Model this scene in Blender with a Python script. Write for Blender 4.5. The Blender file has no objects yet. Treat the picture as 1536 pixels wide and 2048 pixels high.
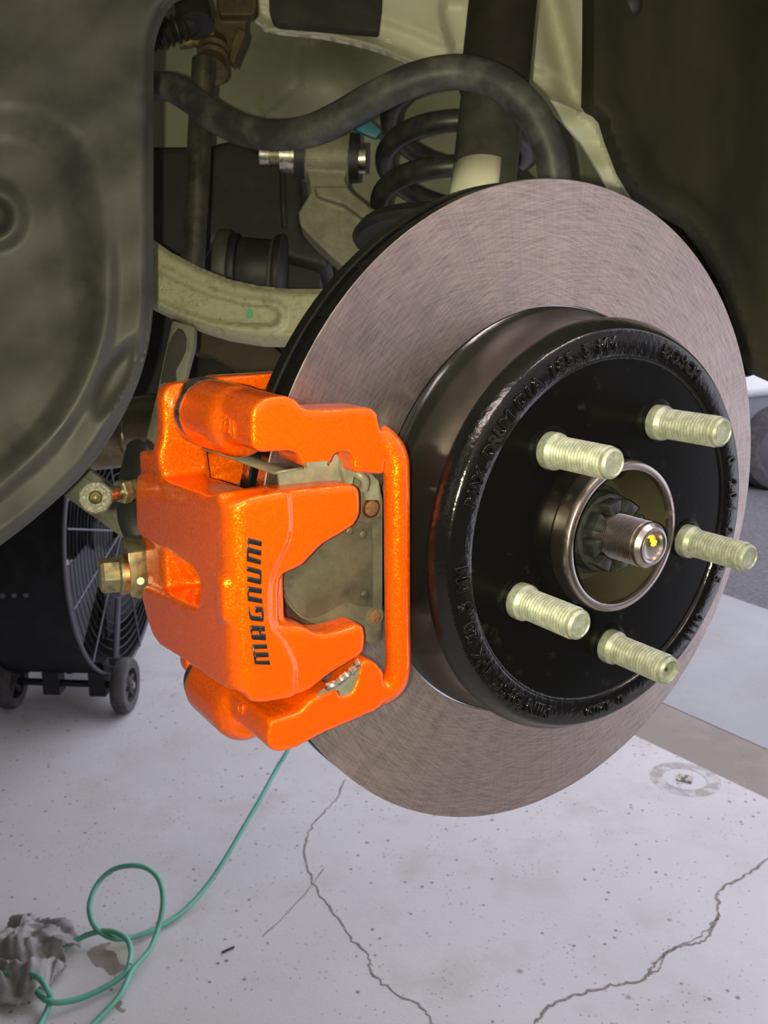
import bpy, bmesh, math, random
from mathutils import Vector, Matrix
from mathutils.bvhtree import BVHTree

random.seed(7)
V = Vector
scene = bpy.context.scene
col = scene.collection
K = 0.001                                   # everything below is written in millimetres

# ------------------------------------------------------------------ camera
# origin = centre of the drum face; the wheel axis points outwards along -Y, Z is up
CAM = V((-326.6, -303.6, 117.1))
YAW, PITCH, FPX = 0.5841, -0.2414, 1929.7
W, H = 1536, 2048
FW = V((math.sin(YAW) * math.cos(PITCH), math.cos(YAW) * math.cos(PITCH), math.sin(PITCH)))
RT = V((math.cos(YAW), -math.sin(YAW), 0))
UP = RT.cross(FW)
cd = bpy.data.cameras.new('camera')
cd.sensor_fit = 'VERTICAL'; cd.sensor_height = 36; cd.lens = FPX / H * 36
cd.clip_start = 0.02; cd.clip_end = 200
cd.dof.use_dof = True; cd.dof.focus_distance = 0.45; cd.dof.aperture_fstop = 34.0
cam = bpy.data.objects.new('camera', cd); col.objects.link(cam)
cam.matrix_world = Matrix(((RT.x, UP.x, -FW.x, CAM.x * K), (RT.y, UP.y, -FW.y, CAM.y * K),
                           (RT.z, UP.z, -FW.z, CAM.z * K), (0, 0, 0, 1)))
scene.camera = cam

# ------------------------------------------------------------------ world, lamps, exposure
wd = bpy.data.worlds.new('overcast_sky'); scene.world = wd; wd.use_nodes = True
bg = wd.node_tree.nodes['Background']
bg.inputs[0].default_value = (0.80, 0.81, 0.95, 1); bg.inputs[1].default_value = 2.3
fl = bpy.data.lights.new('phone_flash', 'POINT'); fl.energy = 12.5; fl.color = (1.0, 0.95, 0.62); fl.shadow_soft_size = 0.0035
flo = bpy.data.objects.new('phone_flash', fl); col.objects.link(flo)
flo.location = (CAM - RT * 17 - UP * 3 - FW * 4) * K
scene.view_settings.view_transform = 'Standard'; scene.view_settings.look = 'None'
scene.view_settings.exposure = 0.0; scene.view_settings.gamma = 1.0
scene.view_settings.use_curve_mapping = False

FLOOR = -1420.0

# ------------------------------------------------------------------ helpers
def at(px, py, y=None, x=None, z=None, d=None):
    """world point (mm) seen at a pixel of the 1536x2048 frame, on a given plane or at a given depth"""
    v = FW + RT * ((px - W / 2) / FPX) - UP * ((py - H / 2) / FPX)
    if y is not None: t = (y - CAM.y) / v.y
    elif x is not None: t = (x - CAM.x) / v.x
    elif z is not None: t = (z - CAM.z) / v.z
    else: t = d
    return CAM + v * t

def tag(o, label=None, cat=None, group=None, kind=None):
    if label: o['label'] = label
    if cat: o['category'] = cat
    if group: o['group'] = group
    if kind: o['kind'] = kind
    return o

def thing(name, label, cat, loc, group=None):
    o = bpy.data.objects.new(name, None); col.objects.link(o)
    o.location = V(loc) * K; o.empty_display_size = 0.02
    return tag(o, label, cat, group)

def link(name, bm, mat, parent=None, smooth=True, sharp=40, recalc=True):
    """bm holds world millimetres; becomes ONE mesh object, local to its parent"""
    if recalc: bmesh.ops.recalc_face_normals(bm, faces=bm.faces)
    me = bpy.data.meshes.new(name); bm.to_mesh(me); bm.free()
    o = bpy.data.objects.new(name, me); col.objects.link(o)
    if parent is None:
        c = V((0, 0, 0)); n = len(me.vertices)
        lo = V([min(v.co[i] for v in me.vertices) for i in range(3)]); hi = V([max(v.co[i] for v in me.vertices) for i in range(3)])
        base = V(((lo.x + hi.x) / 2, (lo.y + hi.y) / 2, lo.z))
        o.location = base * K; off = base
    else:
        o.parent = parent
        off = V((0, 0, 0)); p = parent
        while p: off += V(p.location) / K; p = p.parent
    me.transform(Matrix.Scale(K, 4) @ Matrix.Translation(-off))
    if mat: me.materials.append(mat)
    if smooth:
        for p in me.polygons: p.use_smooth = True
        if sharp < 180: me.set_sharp_from_angle(angle=math.radians(sharp))
    return o

def bake(o):
    dg = bpy.context.evaluated_depsgraph_get(); dg.update()
    me = bpy.data.meshes.new_from_object(o.evaluated_get(dg))
    o.modifiers.clear(); o.data = me
    return o

def cast(o, voxel=0.8, it=6, fac=0.5):
    """fuse the shells of a mesh into one rounded casting"""
    m = o.modifiers.new('r', 'REMESH'); m.mode = 'VOXEL'; m.voxel_size = voxel * K
    if it:
        s = o.modifiers.new('s', 'SMOOTH'); s.iterations = it; s.factor = fac
    bake(o)
    for p in o.data.polygons: p.use_smooth = True
    return o

def bevel(o, w=1.0, seg=2, ang=35):
    b = o.modifiers.new('b', 'BEVEL'); b.width = w * K; b.segments = seg; b.limit_method = 'ANGLE'; b.angle_limit = math.radians(ang)
    bake(o)
    for p in o.data.polygons: p.use_smooth = True
    o.data.set_sharp_from_angle(angle=math.radians(40))
    return o

def catmull(pts, n=8, closed=False):
    pts = [V(p) for p in pts]; out = []; L = len(pts)
    for i in range(L if closed else L - 1):
        g = lambda k: pts[k % L] if closed else pts[max(0, min(L - 1, k))]
        p0, p1, p2, p3 = g(i - 1), g(i), g(i + 1), g(i + 2)
        for j in range(n):
            t = j / n
            out.append(0.5 * ((2 * p1) + (p2 - p0) * t + (2 * p0 - 5 * p1 + 4 * p2 - p3) * t * t + (3 * p1 - p0 - 3 * p2 + p3) * t ** 3))
    if not closed: out.append(pts[-1])
    return out

def prism(bm, pts, vec):
    """closed polygon (world points) extruded by a vector"""
    a = [bm.verts.new(p) for p in pts]; b = [bm.verts.new(V(p) + V(vec)) for p in pts]; n = len(a)
    bm.faces.new(a); bm.faces.new(b[::-1])
    for i in range(n): bm.faces.new((a[i], a[(i + 1) % n], b[(i + 1) % n], b[i]))
    return bm

def pxy(px, y): return [at(p[0], p[1], y=y) for p in px]
def pxd(px, d): return [at(p[0], p[1], d=d) for p in px]

def box(bm, c, s, rot=None):
    M = Matrix.Translation(V(c)) @ (rot.to_4x4() if rot else Matrix.Identity(4)) @ Matrix.Diagonal((s[0], s[1], s[2], 1))
    bmesh.ops.create_cube(bm, size=1, matrix=M); return bm

def frame(axis):
    a = V(axis).normalized(); h = V((0, 0, 1)) if abs(a.z) < 0.9 else V((1, 0, 0))
    u = a.cross(h).normalized(); w = a.cross(u); return a, u, w

def lathe(bm, prof, org=(0, 0, 0), axis=(0, 1, 0), n=96, close=False):
    """profile of (radius, distance along axis); radius 0 makes a pole"""
    a, u, w = frame(axis); org = V(org); rings = []
    for r, t in prof:
        if r <= 1e-6: rings.append([bm.verts.new(org + a * t)])
        else: rings.append([bm.verts.new(org + a * t + u * (r * math.cos(2 * math.pi * i / n)) + w * (r * math.sin(2 * math.pi * i / n))) for i in range(n)])
    m = len(rings)
    for k in range(m if close else m - 1):
        A, B = rings[k], rings[(k + 1) % m]
        if len(A) == 1 and len(B) == 1: continue
        for i in range(n):
            j = (i + 1) % n
            if len(A) == 1: bm.faces.new((A[0], B[j], B[i]))
            elif len(B) == 1: bm.faces.new((A[i], A[j], B[0]))
            else: bm.faces.new((A[i], A[j], B[j], B[i]))
    return bm

def cyl(bm, p, q, r, n=32, r2=None):
    p, q = V(p), V(q); L = (q - p).length
    return lathe(bm, [(0, 0), (r, 0), (r2 or r, L), (0, L)], p, q - p, n)

def tube(bm, pts, r, n=14, cap=True):
    """round tube swept along points; r a number or one radius per point"""
    pts = [V(p) for p in pts]; rings = []; up = None
    for i, p in enumerate(pts):
        t = (pts[min(i + 1, len(pts) - 1)] - pts[max(i - 1, 0)]).normalized()
        if up is None: up = frame(t)[1]
        up = (up - t * up.dot(t)).normalized(); s = t.cross(up)
        rr = r[i] if isinstance(r, (list, tuple)) else r
        rings.append([bm.verts.new(p + up * (rr * math.cos(2 * math.pi * k / n)) + s * (rr * math.sin(2 * math.pi * k / n))) for k in range(n)])
    for A, B in zip(rings, rings[1:]):
        for k in range(n): bm.faces.new((A[k], A[(k + 1) % n], B[(k + 1) % n], B[k]))
    if cap: bm.faces.new(rings[0][::-1]); bm.faces.new(rings[-1])
    return bm

def relief(name, poly, dfun, mat, parent=None, step=12, thick=4.0, curve=True):
    """a sheet with real depth: outline in frame pixels, dfun(px,py) gives its distance"""
    bm = bmesh.new(); P = catmull([(p[0], p[1], 0) for p in poly], 3, True) if curve else [V((p[0], p[1], 0)) for p in poly]
    bm.faces.new([bm.verts.new(p) for p in P])
    xs = [p.x for p in P]; ys = [p.y for p in P]
    x = math.floor(min(xs) / step) * step + step
    while x < max(xs):
        bmesh.ops.bisect_plane(bm, geom=bm.verts[:] + bm.edges[:] + bm.faces[:], plane_co=(x + .013, 0, 0), plane_no=(1, 0, 0)); x += step
    y = math.floor(min(ys) / step) * step + step
    while y < max(ys):
        bmesh.ops.bisect_plane(bm, geom=bm.verts[:] + bm.edges[:] + bm.faces[:], plane_co=(0, y + .017, 0), plane_no=(0, 1, 0)); y += step
    bmesh.ops.triangulate(bm, faces=[f for f in bm.faces if len(f.verts) > 4])
    for v in bm.verts: v.co = at(v.co.x, v.co.y, d=dfun(v.co.x, v.co.y))
    bm.normal_update()
    f0 = max(bm.faces, key=lambda f: f.calc_area())
    if f0.normal.dot(f0.calc_center_median() - CAM) > 0: bmesh.ops.reverse_faces(bm, faces=bm.faces)
    be = [e for e in bm.edges if e.is_boundary]; fs = list(bm.faces)
    twin = {v: bm.verts.new(v.co + FW * thick) for v in list(bm.verts)}
    for f in fs: bm.faces.new([twin[v] for v in reversed(f.verts)])
    for e in be: bm.faces.new((e.verts[0], e.verts[1], twin[e.verts[1]], twin[e.verts[0]]))
    return link(name, bm, mat, parent, True, 50)

def segdist(px, py, pts, closed=False):
    best = 1e9; n = len(pts)
    for i in range(n if closed else n - 1):
        (ax, ay), (bx, by) = pts[i][:2], pts[(i + 1) % n][:2]
        dx, dy = bx - ax, by - ay; L = dx * dx + dy * dy
        t = max(0, min(1, ((px - ax) * dx + (py - ay) * dy) / L)) if L else 0
        best = min(best, math.hypot(px - ax - t * dx, py - ay - t * dy))
    return best
def inside(px, py, pts):
    c = False; n = len(pts)
    for i in range(n):
        (ax, ay), (bx, by) = pts[i][:2], pts[i - 1][:2]
        if (ay > py) != (by > py) and px < (bx - ax) * (py - ay) / (by - ay) + ax: c = not c
    return c
def sstep(a, b, x):
    t = max(0, min(1, (x - a) / (b - a))); return t * t * (3 - 2 * t)

def glyphs(text, size, extr, res=3):
    cu = bpy.data.curves.new('t', 'FONT'); cu.body = text; cu.size = size; cu.extrude = extr; cu.resolution_u = res; cu.bevel_depth = .22; cu.bevel_resolution = 1
    cu.align_x = 'CENTER'; cu.align_y = 'CENTER'
    o = bpy.data.objects.new('t', cu); col.objects.link(o)
    dg = bpy.context.evaluated_depsgraph_get(); dg.update()
    me = bpy.data.meshes.new_from_object(o.evaluated_get(dg))
    bpy.data.objects.remove(o); bpy.data.curves.remove(cu)
    return me
def place_text(bm, text, size, extr, org, xdir, ydir):
    me = glyphs(text, size, extr); x = V(xdir).normalized(); y = V(ydir).normalized(); z = x.cross(y)
    M = Matrix(((x.x, y.x, z.x, org[0]), (x.y, y.y, z.y, org[1]), (x.z, y.z, z.z, org[2]), (0, 0, 0, 1)))
    me.transform(M); bm.from_mesh(me); bpy.data.meshes.remove(me)
    return bm

# ------------------------------------------------------------------ materials
def mat(name, c, rough=0.5, metal=0.0, c2=None, ns=40, nlo=.42, nhi=.62, bump=0.0, bs=300, coat=0.0, spec=0.5, detail=6, rv=0.0, stretch=None, c3=None, n3=15, lo3=.5, hi3=.7):
    m = bpy.data.materials.new(name); m.use_nodes = True; nt = m.node_tree; N = nt.nodes; L = nt.links
    b = N['Principled BSDF']; b.inputs['Base Color'].default_value = (*c, 1); b.inputs['Roughness'].default_value = rough
    b.inputs['Metallic'].default_value = metal; b.inputs['Coat Weight'].default_value = coat; b.inputs['Coat Roughness'].default_value = .04
    b.inputs['Specular IOR Level'].default_value = spec
    tc = N.new('ShaderNodeTexCoord'); src = tc.outputs['Object']
    if stretch:
        mp = N.new('ShaderNodeMapping'); mp.inputs['Scale'].default_value = stretch; L.new(src, mp.inputs[0]); src = mp.outputs[0]
    def noise(sc, dt=detail):
        n = N.new('ShaderNodeTexNoise'); n.inputs['Scale'].default_value = sc; n.inputs['Detail'].default_value = dt; n.inputs['Roughness'].default_value = .62
        L.new(src, n.inputs['Vector']); return n.outputs[0]
    def ramp(v, a, bb):
        r = N.new('ShaderNodeMapRange'); r.inputs[1].default_value = a; r.inputs[2].default_value = bb; L.new(v, r.inputs[0]); return r.outputs[0]
    outc = None
    if c2:
        f = ramp(noise(ns), nlo, nhi); mx = N.new('ShaderNodeMix'); mx.data_type = 'RGBA'
        mx.inputs[6].default_value = (*c, 1); mx.inputs[7].default_value = (*c2, 1); L.new(f, mx.inputs[0]); outc = mx.outputs[2]
        if rv:
            r = N.new('ShaderNodeMath'); r.operation = 'MULTIPLY_ADD'; r.inputs[1].default_value = rv; r.inputs[2].default_value = rough
            L.new(f, r.inputs[0]); L.new(r.outputs[0], b.inputs['Roughness'])
    if c3:
        f = ramp(noise(n3), lo3, hi3); mx = N.new('ShaderNodeMix'); mx.data_type = 'RGBA'
        if outc: L.new(outc, mx.inputs[6])
        else: mx.inputs[6].default_value = (*c, 1)
        mx.inputs[7].default_value = (*c3, 1); L.new(f, mx.inputs[0]); outc = mx.outputs[2]
    if outc: L.new(outc, b.inputs['Base Color'])
    if bump:
        bp = N.new('ShaderNodeBump'); bp.inputs['Strength'].default_value = 1; bp.inputs['Distance'].default_value = bump * K
        L.new(noise(bs, 4), bp.inputs['Height']); L.new(bp.outputs[0], b.inputs['Normal'])
    return m

def orange_paint():
    m = mat('orange_metallic_paint', (0.88, 0.118, 0.001), .36, .5, coat=.8, spec=.06)
    nt = m.node_tree; N = nt.nodes; L = nt.links; b = N['Principled BSDF']
    tc = N.new('ShaderNodeTexCoord'); vo = N.new('ShaderNodeTexVoronoi'); vo.inputs['Scale'].default_value = 1900
    L.new(tc.outputs['Object'], vo.inputs['Vector'])
    s = N.new('ShaderNodeVectorMath'); s.operation = 'SUBTRACT'; s.inputs[1].default_value = (.5, .5, .5); L.new(vo.outputs['Color'], s.inputs[0])
    k = N.new('ShaderNodeVectorMath'); k.operation = 'SCALE'; k.inputs['Scale'].default_value = .34; L.new(s.outputs[0], k.inputs[0])
    g = N.new('ShaderNodeNewGeometry'); a = N.new('ShaderNodeVectorMath'); a.operation = 'ADD'; L.new(g.outputs['Normal'], a.inputs[0]); L.new(k.outputs[0], a.inputs[1])
    n = N.new('ShaderNodeVectorMath'); n.operation = 'NORMALIZE'; L.new(a.outputs[0], n.inputs[0]); L.new(n.outputs[0], b.inputs['Normal'])
    no = N.new('ShaderNodeTexNoise'); no.inputs['Scale'].default_value = 260; L.new(tc.outputs['Object'], no.inputs['Vector'])
    bp = N.new('ShaderNodeBump'); bp.inputs['Distance'].default_value = .05 * K; L.new(no.outputs[0], bp.inputs['Height']); L.new(bp.outputs[0], b.inputs['Coat Normal'])
    return m

def rotor_steel():
    """machined face: circular swirl marks crossed by short scratches, with their glints in the base colour"""
    m = mat('machined_rotor_steel', (0.47, 0.425, 0.405), .4, 1.0)
    nt = m.node_tree; N = nt.nodes; L = nt.links; b = N['Principled BSDF']
    tc = N.new('ShaderNodeTexCoord'); sp = N.new('ShaderNodeSeparateXYZ'); L.new(tc.outputs['Object'], sp.inputs[0])
    def M(op, a, bb=None):
        n = N.new('ShaderNodeMath'); n.operation = op
        for i, v in enumerate((a, bb)):
            if v is None: continue
            if isinstance(v, (int, float)): n.inputs[i].default_value = v
            else: L.new(v, n.inputs[i])
        return n.outputs[0]
    ang = M('ARCTAN2', sp.outputs['Z'], sp.outputs['X'])
    r = M('SQRT', M('ADD', M('MULTIPLY', sp.outputs['X'], sp.outputs['X']), M('MULTIPLY', sp.outputs['Z'], sp.outputs['Z'])))
    def tex(fr, fa, skew, sc, dt=4):
        c = N.new('ShaderNodeCombineXYZ'); L.new(M('MULTIPLY', M('ADD', r, M('MULTIPLY', ang, skew)), fr), c.inputs[0]); L.new(M('MULTIPLY', ang, fa), c.inputs[1])
        n = N.new('ShaderNodeTexNoise'); n.inputs['Scale'].default_value = sc; n.inputs['Detail'].default_value = dt; L.new(c.outputs[0], n.inputs['Vector']); return n.outputs[0]
    t1 = tex(700, 5, .022, 1.6); t2 = tex(700, 5, -.03, 1.6); t3 = tex(18, 7, .0, 2.0); t4 = tex(60, 120, 0, 1.0)
    mix = M('ADD', M('MULTIPLY', t1, .5), M('MULTIPLY', t2, .5))
    cr = N.new('ShaderNodeMapRange'); cr.inputs[1].default_value = .3; cr.inputs[2].default_value = .7; cr.inputs[3].default_value = .58; cr.inputs[4].default_value = 1.36  # bright streak glints are put into the base colour along the marks
    L.new(M('ADD', M('MULTIPLY', mix, .8), M('MULTIPLY', t4, .2)), cr.inputs[0])
    sc = N.new('ShaderNodeVectorMath'); sc.operation = 'SCALE'; sc.inputs[0].default_value = (0.48, 0.40, 0.37); L.new(cr.outputs[0], sc.inputs['Scale']); L.new(sc.outputs[0], b.inputs['Base Color'])
    rr = N.new('ShaderNodeMapRange'); rr.inputs[3].default_value = .3; rr.inputs[4].default_value = .52; L.new(t3, rr.inputs[0]); L.new(rr.outputs[0], b.inputs['Roughness'])
    bp = N.new('ShaderNodeBump'); bp.inputs['Distance'].default_value = .035 * K; L.new(mix, bp.inputs['Height']); L.new(bp.outputs[0], b.inputs['Normal'])
    b.inputs['Anisotropic'].default_value = .45
    tg = N.new('ShaderNodeTangent'); tg.direction_type = 'RADIAL'; tg.axis = 'Y'; L.new(tg.outputs[0], b.inputs['Tangent'])
    return m

def concrete(name, c, c2, c3, speck=1.0):
    m = mat(name, c, .85, 0, c2=c2, ns=1.6, nlo=.35, nhi=.7, c3=c3, n3=5, lo3=.52, hi3=.75, bump=.5, bs=120, detail=9)
    nt = m.node_tree; N = nt.nodes; L = nt.links; b = N['Principled BSDF']
    tc = N.new('ShaderNodeTexCoord'); src = b.inputs['Base Color'].links[0].from_socket
    for s, th, colr, k in ((26, .12, (.16, .11, .085), .8 * speck), (60, .15, (.17, .12, .09), .6 * speck), (9, .06, (.2, .13, .1), .55 * speck)):
        vo = N.new('ShaderNodeTexVoronoi'); vo.inputs['Scale'].default_value = s; L.new(tc.outputs['Object'], vo.inputs['Vector'])
        nz = N.new('ShaderNodeTexNoise'); nz.inputs['Scale'].default_value = s * .22; nz.inputs['Detail'].default_value = 4; L.new(tc.outputs['Object'], nz.inputs['Vector'])
        a = N.new('ShaderNodeMath'); a.operation = 'MULTIPLY'; a.inputs[1].default_value = th * 2.1; L.new(nz.outputs[0], a.inputs[0])
        lt = N.new('ShaderNodeMapRange'); lt.inputs[3].default_value = k; lt.inputs[4].default_value = 0
        q = N.new('ShaderNodeMath'); q.operation = 'DIVIDE'; L.new(vo.outputs['Distance'], q.inputs[0]); L.new(a.outputs[0], q.inputs[1])
        lt.inputs[1].default_value = .55; lt.inputs[2].default_value = 1.05; L.new(q.outputs[0], lt.inputs[0])
        g = N.new('ShaderNodeMapRange'); g.inputs[1].default_value = .42; g.inputs[2].default_value = .54; L.new(nz.outputs[0], g.inputs[0])
        mu = N.new('ShaderNodeMath'); mu.operation = 'MULTIPLY'; L.new(lt.outputs[0], mu.inputs[0]); L.new(g.outputs[0], mu.inputs[1])
        mx = N.new('ShaderNodeMix'); mx.data_type = 'RGBA'; L.new(src, mx.inputs[6]); mx.inputs[7].default_value = (*colr, 1); L.new(mu.outputs[0], mx.inputs[0]); src = mx.outputs[2]
    L.new(src, b.inputs['Base Color'])
    return m

ORANGE = orange_paint()
STEEL = rotor_steel()
DRUMBLK = mat('gloss_black_drum_paint', (.004, .004, .004), .14, 0, bump=.22, bs=300, spec=.45)
DRUMLET = mat('raised_black_letters', (.004, .004, .004), .12, 0, spec=.7)
DRUMFACE = mat('smooth_black_drum_paint', (.003, .003, .003), .2, 0, c2=(.02, .018, .012), ns=90, nlo=.6, nhi=.78, bump=.02, bs=600, spec=.14)
HATSIDE = mat('black_painted_hat_side', (.008, .0075, .006), .16, .0, bump=.04, bs=500, spec=.5)
ZINC = mat('dacromet_zinc_coating', (.25, .275, .205), .45, .4, c2=(.38, .405, .315), ns=260, bump=.06, bs=900, c3=(.2, .2, .14), n3=160, lo3=.62, hi3=.75)
PILOT = mat('bare_machined_hub_steel', (.42, .37, .33), .3, 1, c2=(.35, .17, .05), ns=55, nlo=.55, nhi=.68, rv=.35)
BORE = mat('oiled_hub_bore', (.075, .068, .04), .42, .5, c2=(.2, .18, .10), ns=1500, nlo=.62, nhi=.75, bump=.1, bs=900)
SPINDLE = mat('threaded_axle_steel', (.40, .36, .33), .3, 1, c2=(.32, .15, .05), ns=120, nlo=.58, nhi=.7)
NUTBLK = mat('black_phosphate_nut', (.018, .019, .018), .42, .2, c2=(.035, .04, .036), ns=200, bump=.1, bs=500)
YELLOW = mat('yellow_paint_mark', (.75, .72, .06), .4)
PADPLATE = mat('grey_olive_pad_plate', (.09, .086, .062), .52, .1, c2=(.135, .128, .095), ns=70, bump=.1, bs=300, c3=(.045, .042, .035), n3=45, lo3=.55, hi3=.68)
PADSHIM = mat('smudged_steel_shim', (.066, .062, .045), .45, .2, c2=(.11, .103, .075), ns=60, c3=(.035, .033, .028), n3=40, lo3=.55, hi3=.63, bump=.08, bs=250)
CLIP = mat('spring_steel_clip', (.17, .165, .12), .5, .15, c2=(.25, .24, .18), ns=120, bump=.08, bs=300)
RUSTRIV = mat('rusty_rivet', (.17, .075, .03), .8, 0, c2=(.09, .05, .025), ns=700, bump=.3, bs=900)
SILVER = mat('bright_pin_metal', (.55, .55, .5), .3, 1, c2=(.25, .25, .2), ns=300)
LINING = mat('grey_pad_lining', (.16, .16, .155), .8, c2=(.26, .26, .24), ns=900, bump=.2, bs=900)
DECAL = mat('black_lettering_ink', (.006, .006, .008), .35)
GALV = mat('weathered_steel_fitting', (.24, .22, .13), .42, .7, c2=(.10, .095, .065), ns=180, bump=.1, bs=400, c3=(.33, .27, .12), n3=120)
COPPER = mat('copper_washer', (.62, .27, .12), .35, 1, c2=(.4, .15, .06), ns=200)
BLEED = mat('dull_speckled_steel', (.075, .075, .058), .6, .3, c2=(.2, .195, .16), ns=900, nlo=.5, nhi=.65, bump=.2, bs=900)
RUBBER = mat('black_rubber', (.012, .012, .012), .55, bump=.1, bs=300)
LINERPL = mat('dusty_grey_black_plastic', (.037, .0365, .036), .46, 0, c2=(.072, .070, .065), ns=24, nlo=.34, nhi=.70, bump=.2, bs=90, c3=(.020, .020, .020), n3=17, lo3=.54, hi3=.74, rv=.2, detail=11)
LINERDK = mat('dark_fibre_arch_liner', (.030, .028, .020), .8, 0, c2=(.055, .052, .032), ns=10, bump=.3, bs=500, spec=.25, stretch=(1, 1, .3), detail=8)
BARMAT = mat('dusty_black_bar', (.03, .032, .032), .5, 0, c2=(.10, .10, .085), ns=45, nlo=.45, nhi=.72, bump=.1, bs=250, detail=8)
SHOCKLO = mat('dusty_shock_body', (.062, .066, .048), .5, 0, c2=(.03, .03, .026), ns=30, bump=.08, bs=200)
SHOCKUP = mat('brown_black_dust_tube', (.018, .0145, .01), .6, 0, c2=(.03, .025, .017), ns=30)
LABELW = mat('cream_paper_label', (.72, .70, .52), .5)
SPRING = mat('black_coil_paint', (.016, .017, .015), .42, 0, c2=(.04, .04, .035), ns=60)
BLUE = mat('blue_paint_daub', (.03, .16, .22), .5)
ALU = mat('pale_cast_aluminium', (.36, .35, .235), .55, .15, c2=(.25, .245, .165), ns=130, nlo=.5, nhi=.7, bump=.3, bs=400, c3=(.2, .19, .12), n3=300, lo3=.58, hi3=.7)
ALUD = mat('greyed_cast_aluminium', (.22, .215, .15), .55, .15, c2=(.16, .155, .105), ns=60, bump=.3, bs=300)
GREEN = mat('green_paint_dot', (.08, .32, .16), .5)
RODMAT = mat('dark_steel_rod', (.14, .13, .105), .36, .75, c2=(.08, .075, .06), ns=60, bump=.1, bs=300)
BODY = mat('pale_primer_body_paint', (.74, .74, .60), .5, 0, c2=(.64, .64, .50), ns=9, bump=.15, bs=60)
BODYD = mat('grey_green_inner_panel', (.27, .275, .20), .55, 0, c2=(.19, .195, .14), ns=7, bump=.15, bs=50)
SEAL = mat('white_seam_sealer', (.42, .42, .33), .5, bump=.5, bs=90)
FOAM = mat('dark_foam_pad', (.03, .028, .024), .85, c2=(.045, .04, .034), ns=40, bump=.3, bs=500)
RUST = mat('brown_rusty_bracket', (.085, .055, .03), .6, .2, c2=(.05, .036, .022), ns=60, bump=.3, bs=200, c3=(.14, .10, .055), n3=50)
BRASS = mat('dull_brass_fitting', (.24, .19, .05), .45, .5, c2=(.12, .10, .04), ns=90)
DUSK = mat('dusky_cast_metal', (.07, .07, .052), .55, .2, c2=(.045, .045, .034), ns=60)
SUBFR = mat('dark_subframe_paint', (.015, .015, .0135), .55, 0, c2=(.035, .034, .03), ns=35, nlo=.5, nhi=.75)
BROWN = mat('brown_rusted_crossmember', (.052, .032, .016), .7, 0, c2=(.035, .024, .014), ns=20)
EXHAUST = mat('brushed_exhaust_steel', (.32, .29, .22), .3, 1, c2=(.2, .16, .09), ns=20)
LINKGR = mat('dusty_olive_link', (.16, .16, .115), .6, .1, c2=(.085, .086, .06), ns=40, bump=.2, bs=150)
CONC = concrete('pale_stained_concrete', (.64, .62, .615), (.57, .55, .54), (.54, .50, .465))
CONC2 = concrete('smooth_outer_concrete', (.36, .355, .365), (.29, .285, .29), (.33, .31, .30), .5)
STRIP = concrete('beige_worn_concrete', (.30, .25, .215), (.25, .21, .18), (.33, .285, .25), .5)
ASPH = mat('grey_asphalt', (.085, .08, .085), .9, c2=(.14, .135, .14), ns=60, bump=2, bs=90)
CRACK = mat('dirty_crack', (.20, .165, .14), .95, c2=(.33, .29, .26), ns=90)
STAIN = mat('brown_wet_stain', (.26, .22, .185), .6, c2=(.32, .275, .235), ns=30)
PALEST = mat('pale_floor_patch', (.55, .51, .42), .8)
HOSE = mat('green_plastic_hose', (.10, .37, .255), .3, 0, c2=(.15, .44, .32), ns=6, spec=.5)
RAG = mat('grey_cloth', (.24, .225, .22), .95, c2=(.38, .36, .35), ns=25, bump=.8, bs=150)
FANBLK = mat('black_fan_enamel', (.006, .006, .007), .5, c2=(.012, .012, .013), ns=20, spec=.3)
FANWIRE = mat('grey_wire', (.12, .11, .135), .45, .3)
FANHUB = mat('dark_fan_parts', (.02, .02, .024), .5)
TYRE = mat('dusty_wheel_rubber', (.055, .05, .052), .7, c2=(.09, .083, .085), ns=30)
RIM = mat('grey_wheel_centre', (.10, .093, .10), .6)
WALLD = mat('dim_lavender_wall', (.16, .145, .19), .9, c2=(.12, .11, .15), ns=3)
CURT = mat('lavender_strip_curtain', (.55, .48, .66), .6)
WHITEC = mat('white_car_paint', (.85, .85, .85), .25, coat=.6)
GREYC = mat('grey_bumper_plastic', (.16, .17, .20), .5)
TUBE = mat('glowing_lamp_tube', (.9, .9, .9), .4)
TUBE.node_tree.nodes['Principled BSDF'].inputs['Emission Color'].default_value = (1.0, .84, .80, 1); TUBE.node_tree.nodes['Principled BSDF'].inputs['Emission Strength'].default_value = 60
DARKC = mat('dark_underbody', (.012, .012, .015), .8)

# ================================================================== the setting: floor, apron, road, far wall
def slab(name, pts, z0, z1, m, **kw):
    bm = bmesh.new(); prism(bm, [V((p[0], p[1], z1)) for p in pts], (0, 0, z0 - z1))
    return link(name, bm, m, None, False)
def fl2(px, py): p = at(px, py, z=FLOOR); return (p.x, p.y)
def ext(a, b, s, t):                       # a line through two floor points, prolonged both ways
    a, b = V((*a, 0)), V((*b, 0)); u = b - a; return (a - u * s)[:2], (b + u * t)[:2]
j0, j1 = ext(fl2(1285, 1478), fl2(1536, 1598), 7, 6)      # inner edge of the beige strip
k0, k1 = ext(fl2(1360, 1420), fl2(1536, 1498), 10, 8)     # its outer edge
r0, r1 = ext(fl2(1449, 1189), fl2(1536, 1219), 6, 10)     # where the asphalt starts
floor = tag(slab('floor', [(-9000, -7000), j1, j0, (j0[0] - 3000, 9000), (-9000, 9000)], FLOOR - 120, FLOOR, CONC), kind='structure')
tag(slab('trim_1', [j0, j1, k1, k0], FLOOR - 120, FLOOR - 3, STRIP), 'beige worn concrete strip between two floor slabs', kind='structure')
tag(slab('pavement', [k0, k1, r1, r0], FLOOR - 120, FLOOR - 1, CONC2), 'smooth pale concrete apron beyond the beige strip', kind='structure')
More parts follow.
